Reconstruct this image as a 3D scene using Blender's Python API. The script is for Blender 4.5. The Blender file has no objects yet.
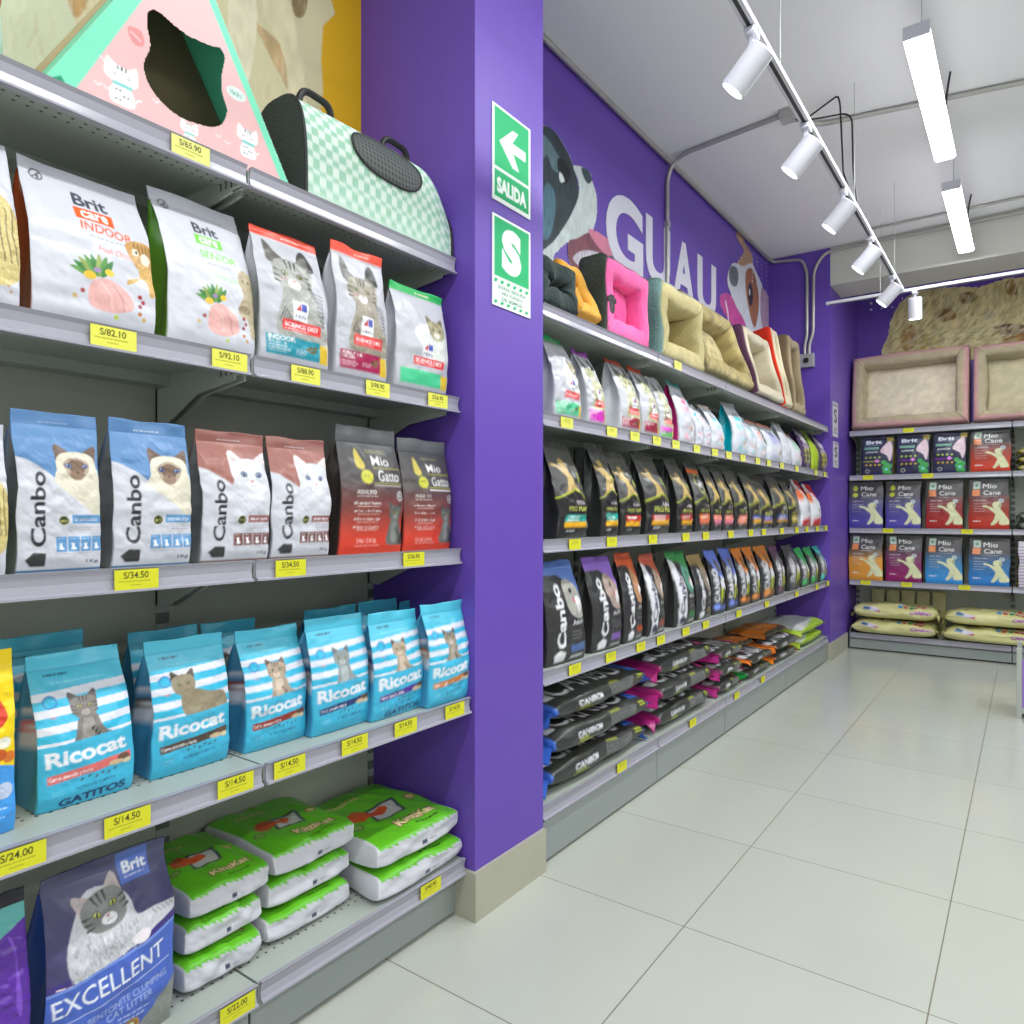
import bpy, bmesh, math, random
import numpy as np
from mathutils import Matrix, Vector
scn = bpy.context.scene
COL = scn.collection
R = math.radians

# ------------------------------------------------------------------ camera geometry (metres)
EYE = 1.165; F = 711.0; HOR = 515.0
SA, CA = 0.588, 0.809
def kk(px):
    u = (px-512)/F
    return (-SA+CA*u)/(CA+SA*u)
def yX(px, X): return X/kk(px)                 # depth of a picture column on a wall plane x = X
def xY(px, Y): return kk(px)*Y                 # same on a plane y = Y
def zat(py, X, Y): return EYE+(HOR-py)/F*(-SA*X+CA*Y)

# ------------------------------------------------------------------ colour helpers
def lin(c):
    return tuple((x/255/12.92 if x/255 <= .04045 else ((x/255+.055)/1.055)**2.4) for x in c[:3])
def mat(name, c, rough=.5, metal=0., spec=.5, emit=None, estr=1., bump=0., bscale=40., coat=0., var=0.):
    m = bpy.data.materials.new(name); m.use_nodes = True
    nt = m.node_tree; b = nt.nodes['Principled BSDF']
    b.inputs['Base Color'].default_value = (*lin(c), 1); b.inputs['Roughness'].default_value = rough
    b.inputs['Metallic'].default_value = metal; b.inputs['Specular IOR Level'].default_value = spec
    if coat: b.inputs['Coat Weight'].default_value = coat
    if emit:
        b.inputs['Emission Color'].default_value = (*lin(emit), 1); b.inputs['Emission Strength'].default_value = estr
    if bump or var:
        tc = nt.nodes.new('ShaderNodeTexCoord'); no = nt.nodes.new('ShaderNodeTexNoise')
        no.inputs['Scale'].default_value = bscale; no.inputs['Detail'].default_value = 3
        nt.links.new(tc.outputs['Object'], no.inputs['Vector'])
    if bump:
        bp = nt.nodes.new('ShaderNodeBump'); bp.inputs['Strength'].default_value = bump; bp.inputs['Distance'].default_value = .01
        nt.links.new(no.outputs['Fac'], bp.inputs['Height']); nt.links.new(bp.outputs['Normal'], b.inputs['Normal'])
    if var:
        mx = nt.nodes.new('ShaderNodeMix'); mx.data_type = 'RGBA'
        a = lin(c); mx.inputs[6].default_value = (*[x*(1-var) for x in a], 1); mx.inputs[7].default_value = (*[min(1, x*(1+var)) for x in a], 1)
        nt.links.new(no.outputs['Fac'], mx.inputs[0]); nt.links.new(mx.outputs[2], b.inputs['Base Color'])
    return m
def printed(name, rough=.35, bump=.25, bscale=35., spec=.5, coat=0., sheen=0.):
    m = mat(name, (200, 200, 200), rough, spec=spec, bump=bump, bscale=bscale, coat=coat)
    nt = m.node_tree; a = nt.nodes.new('ShaderNodeAttribute'); a.attribute_name = 'Col'
    nt.links.new(a.outputs['Color'], nt.nodes['Principled BSDF'].inputs['Base Color'])
    if sheen: nt.nodes['Principled BSDF'].inputs['Sheen Weight'].default_value = sheen
    return m
M = {}
M['film'] = printed('glossy_printed_film', .33, .14, 16., .5)
M['satin'] = printed('satin_printed_film', .45, .3, 25., .4)
M['paper'] = printed('printed_card', .6, 0, 10, .3)
M['vinyl'] = printed('wall_print_vinyl', .5, 0, 10, .3)
M['fabric'] = printed('woven_fabric', .95, .5, 90., .1, sheen=.2)
M['metal'] = mat('grey_shelf_enamel', (176, 182, 174), .42, .0, .5, var=.03, bscale=4)
M['backm'] = mat('grey_back_panel', (188, 192, 176), .5, var=.05, bscale=3)
M['kick'] = mat('grey_kick_plate', (150, 158, 156), .33, .1, .5, var=.03, bscale=3)
M['chan'] = mat('lavender_grey_price_channel', (164, 162, 174), .2, .0, .6)
M['dark'] = mat('black_plastic', (28, 28, 30), .45)
M['darkfab'] = mat('charcoal_fabric', (58, 62, 60), .9, bump=.4, bscale=200)
M['white'] = mat('white_powder_coat', (206, 206, 214), .45)
M['galv'] = mat('galvanised_conduit', (178, 176, 172), .35, .5, var=.06, bscale=9)
M['lamp'] = mat('lamp_diffuser', (255, 255, 255), .4, emit=(248, 250, 255), estr=9)
M['lens'] = mat('spot_lens', (255, 255, 255), .3, emit=(235, 255, 250), estr=5)
M['purple'] = mat('purple_wall_paint', (104, 74, 176), .42, spec=.4, bump=.03, bscale=60, var=.02)
M['ceil'] = mat('white_ceiling_paint', (240, 240, 240), .85, spec=.1, var=.015, bscale=2)
M['beam'] = mat('cream_beam_paint', (205, 205, 196), .8, spec=.1)
M['skirt'] = mat('beige_tile_skirting', (176, 174, 156), .35, var=.08, bscale=6)
M['wallw'] = mat('off_white_wall_paint', (215, 215, 212), .8)

# ------------------------------------------------------------------ object helpers
def link(o, parent=None):
    COL.objects.link(o)
    if parent is not None: o.parent = parent
    return o
def empty(name, loc, rz=0., rx=0.):
    o = bpy.data.objects.new(name, None); o.empty_display_size = .05
    COL.objects.link(o); o.location = loc
    o.rotation_euler = (rx, 0, rz)
    return o
def tag(o, label=None, cat=None, group=None, kind=None):
    if label: o['label'] = label
    if cat: o['category'] = cat
    if group: o['group'] = group
    if kind: o['kind'] = kind
    return o
def mesh_np(name, V, Fc, m, parent=None, cols=None, smooth=True, loc=None):
    me = bpy.data.meshes.new(name)
    V = np.asarray(V, dtype=np.float32)
    if isinstance(Fc, np.ndarray):
        n = len(Fc); me.vertices.add(len(V)); me.vertices.foreach_set('co', V.ravel())
        me.loops.add(n*4); me.loops.foreach_set('vertex_index', Fc.astype(np.int32).ravel())
        me.polygons.add(n); me.polygons.foreach_set('loop_start', np.arange(0, n*4, 4, dtype=np.int32))
        me.update(calc_edges=True); me.validate()
    else:
        me.from_pydata([tuple(map(float, v)) for v in V], [], Fc); me.update()
    if cols is not None:
        a = me.color_attributes.new('Col', 'FLOAT_COLOR', 'POINT')
        cc = np.ones((len(V), 4), dtype=np.float32); cc[:, :3] = cols
        a.data.foreach_set('color', cc.ravel())
    me.materials.append(m)
    if smooth: me.polygons.foreach_set('use_smooth', np.ones(len(me.polygons), dtype=bool))
    o = bpy.data.objects.new(name, me); link(o, parent)
    if loc is not None: o.location = loc
    return o
class MB:
    """collects boxes, tubes and prisms of one part"""
    def __init__(s): s.bm = bmesh.new()
    def box(s, x0, x1, y0, y1, z0, z1, bev=0., mtx=None):
        vs = [s.bm.verts.new(c) for c in ((x0,y0,z0),(x1,y0,z0),(x1,y1,z0),(x0,y1,z0),(x0,y0,z1),(x1,y0,z1),(x1,y1,z1),(x0,y1,z1))]
        fs = [s.bm.faces.new([vs[i] for i in f]) for f in ((3,2,1,0),(4,5,6,7),(0,1,5,4),(1,2,6,5),(2,3,7,6),(3,0,4,7))]
        if bev:
            es = list({e for f in fs for e in f.edges})
            r = bmesh.ops.bevel(s.bm, geom=es, offset=bev, segments=2, affect='EDGES', profile=.6)
            vs = list({v for f in r['faces'] for v in f.verts} | {v for v in vs if v.is_valid})
        if mtx is not None: bmesh.ops.transform(s.bm, matrix=mtx, verts=[v for v in vs if v.is_valid])
        return s
    def prism(s, pts, a0, a1, axis='x'):
        n = len(pts)
        def mk(p, a): return {'x': (a, p[0], p[1]), 'y': (p[0], a, p[1]), 'z': (p[0], p[1], a)}[axis]
        A = [s.bm.verts.new(mk(p, a0)) for p in pts]; B = [s.bm.verts.new(mk(p, a1)) for p in pts]
        s.bm.faces.new(A); s.bm.faces.new(B[::-1])
        for i in range(n): s.bm.faces.new((A[i], B[i], B[(i+1) % n], A[(i+1) % n]))
        return s
    def tube(s, pts, r, n=10, cap=True):
        P = [Vector(p) for p in pts]; rings = []
        up = Vector((0, 0, 1)); d0 = (P[1]-P[0]).normalized()
        if abs(d0.dot(up)) > .95: up = Vector((0, 1, 0))
        a = d0.cross(up).normalized()
        for i, p in enumerate(P):
            d = ((P[min(i+1, len(P)-1)]-p).normalized()+(p-P[max(i-1, 0)]).normalized())
            if d.length < 1e-6: d = d0
            d.normalize(); a = (a-d*a.dot(d)).normalized(); b = d.cross(a)
            rr = r[i] if isinstance(r, (list, tuple)) else r
            rings.append([s.bm.verts.new(p+(a*math.cos(t)+b*math.sin(t))*rr) for t in [2*math.pi*k/n for k in range(n)]])
        for A, B in zip(rings, rings[1:]):
            for k in range(n): s.bm.faces.new((A[k], A[(k+1) % n], B[(k+1) % n], B[k]))
        if cap: s.bm.faces.new(rings[0][::-1]); s.bm.faces.new(rings[-1])
        return s
    def build(s, name, m, parent=None, smooth=False, loc=None, rz=0.):
        bmesh.ops.recalc_face_normals(s.bm, faces=s.bm.faces)
        me = bpy.data.meshes.new(name); s.bm.to_mesh(me); s.bm.free(); me.materials.append(m)
        if smooth:
            me.polygons.foreach_set('use_smooth', np.ones(len(me.polygons), dtype=bool))
            if hasattr(me, 'set_sharp_from_angle'): me.set_sharp_from_angle(angle=R(40))
        o = bpy.data.objects.new(name, me); link(o, parent)
        if loc is not None: o.location = loc
        o.rotation_euler.z = rz
        return o
def arc(pts, r=.06, n=6):
    """rounds the corners of a polyline"""
    P = [Vector(p) for p in pts]; out = [P[0]]
    for a, b, c in zip(P, P[1:], P[2:]):
        r_ = min(r, (a-b).length*.45, (c-b).length*.45)
        p = b+(a-b).normalized()*r_; q = b+(c-b).normalized()*r_
        for k in range(n+1):
            t = k/n; out.append(p*(1-t)**2+b*2*t*(1-t)+q*t*t)
    out.append(P[-1]); return out

# ------------------------------------------------------------------ 2-D print artwork, turned into vertex colours
_tx = {}
def glyphs(s, bold):
    key = (s, bold)
    if key not in _tx:
        cu = bpy.data.curves.new('t', 'FONT'); cu.body = s; cu.resolution_u = 4; cu.offset = bold; cu.size = 1
        ob = bpy.data.objects.new('t', cu); me = bpy.data.meshes.new_from_object(ob)
        me.calc_loop_triangles()
        v = np.array([x.co[:2] for x in me.vertices]) if len(me.vertices) else np.zeros((0, 2))
        t = np.array([tr.vertices[:] for tr in me.loop_triangles], dtype=int) if len(me.loop_triangles) else np.zeros((0, 3), int)
        bpy.data.objects.remove(ob); bpy.data.curves.remove(cu); bpy.data.meshes.remove(me)
        _tx[key] = (v, t)
    return _tx[key]
_rng = np.random.RandomState(7)
_LAT = _rng.rand(64, 64)
def n2(x, y, f=8., seed=0):
    x = np.asarray(x)*f+seed*7.31; y = np.asarray(y)*f+seed*3.17
    xi = np.floor(x).astype(int); yi = np.floor(y).astype(int); fx = x-xi; fy = y-yi
    fx = fx*fx*(3-2*fx); fy = fy*fy*(3-2*fy)
    g = lambda a, b: _LAT[a % 64, b % 64]
    return (g(xi, yi)*(1-fx)+g(xi+1, yi)*fx)*(1-fy)+(g(xi, yi+1)*(1-fx)+g(xi+1, yi+1)*fx)*fy
SS = 2
class Art:
    """canvas: x 0..1 to the right, y 0..A up"""
    def __init__(s, nx, A, bg=(255, 255, 255), clear=False):
        s.nx = nx; s.ny = max(4, int(round(nx*A))); s.A = A
        s.W = nx*SS; s.H = s.ny*SS
        s.c = np.zeros((s.H, s.W, 3), np.float32); s.c[:] = lin(bg)
        s.m = np.zeros((s.H, s.W), bool) if clear else np.ones((s.H, s.W), bool)
        s.X = (np.arange(s.W)+.5)/s.W; s.Y = (np.arange(s.H)+.5)/s.H*A
    def _win(s, x0, y0, x1, y1):
        i0 = max(0, int(x0*s.W)-1); i1 = min(s.W, int(x1*s.W)+2); j0 = max(0, int(y0/s.A*s.H)-1); j1 = min(s.H, int(y1/s.A*s.H)+2)
        return i0, i1, j0, j1
    def _put(s, sl, msk, c, fur=0., ff=40, al=1.):
        col = np.array(lin(c), np.float32)
        if fur:
            yy, xx = np.meshgrid(s.Y[sl[0]], s.X[sl[1]], indexing='ij')
            k = 1+fur*(n2(xx*2.2, yy, ff, 3)-.5)*2
            cc = np.clip(col[None, None]*k[..., None], 0, 1)
            v = s.c[sl]; v[msk] = v[msk]*(1-al)+cc[msk]*al
        else:
            v = s.c[sl]; v[msk] = v[msk]*(1-al)+col*al
        s.m[sl][msk] = True
    def poly(s, pts, c, fur=0., ff=40, al=1.):
        p = np.asarray(pts, float); i0, i1, j0, j1 = s._win(p[:, 0].min(), p[:, 1].min(), p[:, 0].max(), p[:, 1].max())
        if i1 <= i0 or j1 <= j0: return s
        yy, xx = np.meshgrid(s.Y[j0:j1], s.X[i0:i1], indexing='ij'); ins = np.zeros(xx.shape, bool)
        q = np.roll(p, 1, 0)
        for (ax, ay), (bx, by) in zip(p, q):
            if ay == by: continue
            cr = (ay > yy) != (by > yy)
            ins ^= cr & (xx < (bx-ax)*(yy-ay)/(by-ay)+ax)
        s._put((slice(j0, j1), slice(i0, i1)), ins, c, fur, ff, al); return s
    def blob(s, pts, c, fur=0., ff=40, al=1.):
        P = np.asarray(pts, float); n = len(P); out = []
        for i in range(n):
            a, b, d, e = P[i-1], P[i], P[(i+1) % n], P[(i+2) % n]
            for t in (0, .25, .5, .75):
                out.append(.5*((2*b)+(-a+d)*t+(2*a-5*b+4*d-e)*t*t+(-a+3*b-3*d+e)*t**3))
        return s.poly(out, c, fur, ff, al)
    def rect(s, x0, y0, x1, y1, c, **k): return s.poly([(x0, y0), (x1, y0), (x1, y1), (x0, y1)], c, **k)
    def ell(s, cx, cy, rx, ry, c, rot=0., **k):
        a = np.linspace(0, 2*math.pi, 28)[:-1]; X = rx*np.cos(a); Y = ry*np.sin(a); cr, sr = math.cos(rot), math.sin(rot)
        return s.poly(np.stack([cx+X*cr-Y*sr, cy+X*sr+Y*cr], 1), c, **k)
    def ring(s, cx, cy, r, w, c, bg):
        s.ell(cx, cy, r, r, c); return s.ell(cx, cy, r-w, r-w, bg)
    def line(s, pts, w, c, **k):
        for (ax, ay), (bx, by) in zip(pts, pts[1:]):
            d = math.hypot(bx-ax, by-ay) or 1; nx_, ny_ = -(by-ay)/d*w/2, (bx-ax)/d*w/2
            s.poly([(ax+nx_, ay+ny_), (bx+nx_, by+ny_), (bx-nx_, by-ny_), (ax-nx_, ay-ny_)], c, **k)
        return s
    def text(s, t, x, y, w, h, c, rot=0., bold=0., slant=0., al=1.):
        """text fitted in a w by h box whose lower left corner is x, y"""
        v, tr = glyphs(t, bold)
        if not len(v): return s
        mn = v.min(0); sz = v.max(0)-mn; q = (v-mn)/sz*np.array([w, h]); q[:, 0] += q[:, 1]*slant
        cr, sr = math.cos(rot), math.sin(rot)
        P = np.stack([x+q[:, 0]*cr-q[:, 1]*sr, y+q[:, 0]*sr+q[:, 1]*cr], 1)
        col = np.array(lin(c), np.float32)
        for a, b, d in P[tr]:
            i0, i1, j0, j1 = s._win(min(a[0], b[0], d[0]), min(a[1], b[1], d[1]), max(a[0], b[0], d[0]), max(a[1], b[1], d[1]))
            if i1 <= i0 or j1 <= j0: continue
            xx = s.X[i0:i1][None, :]; yy = s.Y[j0:j1][:, None]
            e = lambda p, q_: (q_[0]-p[0])*(yy-p[1])-(q_[1]-p[1])*(xx-p[0])
            e1, e2, e3 = e(a, b), e(b, d), e(d, a)
            m_ = ((e1 >= 0) & (e2 >= 0) & (e3 >= 0)) | ((e1 <= 0) & (e2 <= 0) & (e3 <= 0))
            vw = s.c[j0:j1, i0:i1]; vw[m_] = vw[m_]*(1-al)+col*al; s.m[j0:j1, i0:i1][m_] = True
        return s
    def lines(s, x, y, w, n, dy, c, th=.012, seed=0):
        """small print: rows of broken strokes"""
        rr = random.Random(seed+int(x*100))
        for k in range(n):
            xx = x; yy = y-k*dy; end = x+w*rr.uniform(.7, 1)
            while xx < end:
                l = rr.uniform(.02, .07); s.rect(xx, yy, min(end, xx+l), yy+th, c); xx += l+.012
        return s
    def grad(s, y0, y1, c0, c1):
        j = (s.Y >= y0-1e-6) & (s.Y <= y1+1e-6); t = np.clip((s.Y[j]-y0)/max(1e-6, y1-y0), 0, 1)[:, None, None]
        s.c[j] = np.array(lin(c0))*(1-t)+np.array(lin(c1))*t; return s
    def hair(s, n, box, cols, ln, ang, w=.004, seed=1, al=.7):
        """short fur strokes, only where something is printed already; ang(x, y) gives their direction"""
        rr = random.Random(seed)
        for _ in range(n):
            x = rr.uniform(box[0], box[2]); y = rr.uniform(box[1], box[3]); i = int(x*s.W); j = int(y/s.A*s.H)
            if not (0 <= i < s.W and 0 <= j < s.H and s.m[j, i]): continue
            t = ang(x, y)+rr.uniform(-.35, .35); l = ln*rr.uniform(.5, 1.3); x2 = x+math.cos(t)*l; y2 = y+math.sin(t)*l
            i2 = int(x2*s.W); j2 = int(y2/s.A*s.H)
            if not (0 <= i2 < s.W and 0 <= j2 < s.H and s.m[j2, i2]): continue
            s.line([(x, y), (x2, y2)], w*rr.uniform(.6, 1.6), rr.choice(cols), al=al)
        return s
    def out(s):
        c = s.c.reshape(s.ny, SS, s.nx, SS, 3).mean((1, 3)); m_ = s.m.reshape(s.ny, SS, s.nx, SS).mean((1, 3)) > .5
        return c, m_
def samp(c, u, v):
    """bilinear look-up, u,v in 0..1"""
    h, w = c.shape[:2]; x = np.clip(u*w-.5, 0, w-1.001); y = np.clip(v*h-.5, 0, h-1.001)
    xi = x.astype(int); yi = y.astype(int); xi = np.clip(xi, 0, w-2); yi = np.clip(yi, 0, h-2); fx = (x-xi)[..., None]; fy = (y-yi)[..., None]
    return (c[yi, xi]*(1-fx)+c[yi, xi+1]*fx)*(1-fy)+(c[yi+1, xi]*(1-fx)+c[yi+1, xi+1]*fx)*fy

# ------------------------------------------------------------------ bag shapes
def gridfaces(nr, nc, wrap=False):
    r = np.arange(nr-1)[:, None]; c = np.arange(nc if wrap else nc-1)[None, :]; c2 = (c+1) % nc
    a = r*nc+c; b = r*nc+c2; d = (r+1)*nc+c2; e = (r+1)*nc+c
    return np.stack([a+0*b, b, d, e], -1).reshape(-1, 4)
def pouch_meshes(art, W, H, D, side, back, seed, seal=.09, crumple=1., lean=0., top=1., fold=.8, side_img=None, body='pouch'):
    """returns [(name, V, F, cols)] of a standing pouch; front faces -y"""
    c, _ = art.out(); nx = c.shape[1]; ny = c.shape[0]
    Hb = H*(1-seal); nr = max(14, int(ny*(1-seal))); nf = max(10, nx)
    t = np.linspace(0, 1, nr)[:, None]; s = np.linspace(0, 1, nf)[None, :]
    def prof(t):
        g = np.where(t < .12, .86+.14*np.sin(t/.12*math.pi/2), 1.); q = np.clip((t-.4)/.6, 0, 1)
        return g*(1-(q**1.7))+.07*q
    rs = seed
    wob = (n2(t*1.3, t*0+.3, 3, rs)-.5)*.012*crumple*np.clip(t*3, 0, 1)
    wob2 = (n2(t*1.3, t*0+.7, 3, rs+5)-.5)*.012*crumple*np.clip(t*3, 0, 1)
    wt = 1-(1-top)*t**1.5
    wob = wob*(W/.18); wob2 = wob2*(W/.18)
    x0 = -W/2*wt+wob; x1 = W/2*wt+wob2
    ln = lean*t**2-D*.2*t**2.2
    zz = t*Hb
    # front
    X = x0*(1-s)+x1*s; Z = zz+0*s
    e = np.abs(2*s-1)
    bul = .009*crumple*(1-e**2)*np.sin(np.clip(t, 0, 1)*math.pi)**.8*(W/.18)
    Y = -D/2*prof(t)*(1-.1*e**6)-bul+ln
    cr = ((n2(s*1.2, t*1.6*H/W, 5, rs)-.5)*.006+(n2(s*2, t*2*H/W+s*.6, 9, rs+2)-.5)*.0015)*crumple
    cr = (cr*(1-.4*e**4)+np.abs(n2(s+t*.7, t*1.1-s*.4, 4, rs+9)-.5)*.009*crumple*np.clip((t-.35)*2, 0, 1))*(1-t**8)
    Y = Y+cr*np.clip(t*6, 0.1, 1)
    Fr = np.stack([X, Y, Z], -1)
    cols = [samp(c, s+0*t, t*(1-seal)+0*s)]
    # right side, back, left side
    k = 7; q = np.linspace(0, 1, k+2)[1:-1][None, :]
    fo = fold*D*.5*(t**.8)*(1-np.abs(2*q-1))*.9
    ye = -D/2*prof(t)*(1-.1)+ln; yb = D/2*prof(t)*.9+ln
    Rt = np.stack([x1+0*q-fo, ye*(1-q)+yb*q, zz+0*q], -1)
    nb = 8; sb = np.linspace(1, 0, nb)[None, :]
    Bk = np.stack([x0*(1-sb)+x1*sb, yb+0*sb+.01*(1-(2*sb-1)**2)*(1-t), zz+0*sb], -1)
    Lf = np.stack([x0+0*q+fo, yb*(1-q)+ye*q, zz+0*q], -1)
    V = np.concatenate([Fr, Rt, Bk, Lf], 1)
    V[0, :, 2] = 0
    sc = np.zeros((nr, k, 3)); sc[:] = lin(side)
    if side_img is not None: sc = samp(side_img, q+0*t, t+0*q)
    bc = np.zeros((nr, nb, 3)); bc[:] = lin(back)
    cc = np.concatenate([cols[0], sc, bc, sc[:, ::-1]], 1)
    nc = V.shape[1]
    Fc = gridfaces(nr, nc, True)
    # bottom cap as quads between front and mirrored back strip
    V = V.reshape(-1, 3); cc = cc.reshape(-1, 3)
    ring = list(range(nc)); half = nc//2
    capf = [(ring[i], ring[nc-1-i], ring[nc-2-i], ring[i+1]) for i in range(0, half-1)]
    Fc = np.concatenate([Fc, np.array(capf)], 0)
    out = [(body, V, Fc, cc)]
    # seal strip, thin box following the top edge
    nh = max(4, int(ny*seal)+1); ts = np.linspace(0, 1, nh)[:, None]; sb2 = np.linspace(0, 1, nf)[None, :]
    yt = Fr[-1:, :, 1]
    yc = (ye[-1]+yb[-1])/2
    wav = (n2(sb2*1.5, ts*.3, 3, rs+11)-.5)*.012*crumple*ts
    Xs = X[-1:, :]*(1+.0*ts); Zs = Hb+ts*H*seal+(n2(sb2, sb2*0, 3, rs)-.5)*.006*ts
    Ya = yt*(1-ts*.25)+yc*ts*.25+wav+lean*.25*ts; Yb = Ya+np.maximum(.003, (yb[-1]-yt)*(1-ts)*.8)
    A_ = np.stack([Xs+0*ts, Ya, Zs], -1); B_ = np.stack([Xs+0*ts, Yb, Zs], -1)[:, ::-1]
    V2 = np.concatenate([A_, B_], 1); ca = samp(c, sb2+0*ts, (1-seal)+ts*seal+0*sb2)
    c2 = np.concatenate([ca, ca[:, ::-1]], 1); nc2 = V2.shape[1]
    F2 = gridfaces(nh, nc2, True); o = (nh-1)*nc2
    cp = [(o+i, o+i+1, o+nc2-2-i, o+nc2-1-i) for i in range(nf-1)]
    out.append(('top_seal', V2.reshape(-1, 3), np.concatenate([F2, np.array(cp)], 0), c2.reshape(-1, 3)))
    return out
_seed = [0]
def pouch(name, art, W, H, D, loc, rz, label, cat, group=None, side=(200, 200, 200), back=None, mt='film', **k):
    _seed[0] += 1
    o = empty(name, loc, rz); tag(o, label, cat, group)
    for nm, V, Fc, cc in pouch_meshes(art, W, H, D, side, back or side, _seed[0], **k):
        mesh_np(nm, V, Fc, M[mt], o, cc)
    return o
def sack(name, art, L, W, T, loc, rz, label, cat, group=None, n1=3., endc=None, crumple=1., flare=.05, mt='film', taper=.8):
    """lying sack, length along x; artwork y runs from the foot of the front (0) up over the top to the middle of the back"""
    _seed[0] += 1; sd = _seed[0]
    c, _ = art.out(); nu = max(20, c.shape[1]); nv = max(36, int(c.shape[0]*1.5)); nv += nv % 2
    o = empty(name, loc, rz); tag(o, label, cat, group)
    tt = np.linspace(0, 2*math.pi, 721); cx = np.cos(tt); sx = np.sin(tt)
    yy = np.sign(cx)*np.abs(cx)**(2/n1)*W/2; zz = np.sign(sx)*np.abs(sx)**(2/n1)*T/2
    al = np.concatenate([[0], np.cumsum(np.hypot(np.diff(yy), np.diff(zz)))]); P = al[-1]
    sp = np.linspace(0, P, nv+1)[:-1]
    y = np.interp(sp, al, yy)[:, None]; z = np.interp(sp, al, zz)[:, None]
    tot = P/2+T/2  # back-middle over the top, down the front to its foot
    av = 1-np.clip(sp/tot, 0, 1)[:, None]
    u = np.linspace(0, 1, nu)[None, :]; e = np.abs(2*u-1)
    tp = taper*(1-e**7)**.5+(1-taper); wp = 1-.05*e**4
    y = y*wp; zn = z/(T/2); up = np.clip(zn, 0, 1)
    fr = np.clip(-y/(W/2), 0, 1)
    z = z*tp
    nz = (n2(u*2, y*3, 3, sd)-.5)*.014*crumple+(n2(u*4+y*3, y*6, 3, sd+3)-.5)*.008*crumple
    z = z+nz*up*(1-e**8)-.006*crumple*up*e**2
    y = y+((n2(u*2, zn*.5, 3, sd+7)-.5)*.014+(n2(u*4, zn*.9+u*2, 3, sd+8)-.5)*.003)*crumple*np.sign(y)*np.clip(np.abs(y)/(W/2), 0, 1)**3
    z = np.where(zn < 0, np.maximum(z, -T/2), np.minimum(z, T/2+.004))
    X = (u-.5)*L+(n2(sp[:, None]*3, sp[:, None]*0, 3, sd)-.5)*.02*crumple*e*np.sign(u-.5)
    V = np.stack([X+0*y, y+0*u, z+T/2], -1)
    cc = samp(c, u+0*av, av+0*u)
    Fc = gridfaces(nu, nv, True)
    Vt = V.transpose(1, 0, 2).reshape(-1, 3); ct = cc.transpose(1, 0, 2).reshape(-1, 3)
    caps = []
    for i, r0 in ((0, 0), (1, (nu-1)*nv)):
        for k in range(nv//2-1):
            q = (r0+k, r0+k+1, r0+nv-2-k, r0+nv-1-k)
            caps.append(q if i else q[::-1])
    mesh_np('bag_body', Vt, np.concatenate([Fc, np.array(caps)], 0), M[mt], o, ct)
    if flare and endc:
        for sgn in (-1, 1):
            n = 16; s_ = np.linspace(-1, 1, n)[:, None]; q = np.linspace(0, 1, 6)[None, :]
            xx = sgn*(L/2-.006+q*flare)+0*s_; yy_ = s_*W/2*(.84+.12*q)
            zc = T*.48+((n2(s_, q*0+sgn, 2.2, sd)-.5)*T*1.0-.4*T*np.sin(q*1.6)*(.6+.4*np.abs(s_)))*q
            zc = np.maximum(zc, .004)
            A_ = np.stack([xx, yy_, zc+.0015], -1); B_ = np.stack([xx, yy_, zc-.0015], -1)[:, ::-1]
            VV = np.concatenate([A_, B_], 1); ff = gridfaces(n, 12, True)
            cl = np.zeros((n*12, 3)); cl[:] = lin(endc)
            mesh_np('end_seal', VV.reshape(-1, 3), ff, M[mt], o, cl)
    return o
def girth(L, W, T):
    """art aspect and the share of its height that the front face takes"""
    tot = W+1.5*T; return tot/L, T/tot
def decal(name, art, size, place, m, parent=None, th=.0):
    """flat printed sheet; place(u,v) gives the 3-D point; unprinted cells are left out"""
    c, msk = art.out(); h, w = msk.shape
    uu = np.linspace(0, 1, w); vv = np.linspace(0, 1, h)
    V = np.array([[place(a, b) for a in uu] for b in vv]).reshape(-1, 3)
    Fc = gridfaces(h, w); keep = msk.reshape(-1)[Fc].sum(1) >= 3; Fc = Fc[keep]
    used = np.unique(Fc); mp = -np.ones(h*w, int); mp[used] = np.arange(len(used))
    return mesh_np(name, V[used], mp[Fc], m, parent, c.reshape(-1, 3)[used], smooth=False)
SPW=9; BPW=17; WST=1.0; EXPO=-.1
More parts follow.
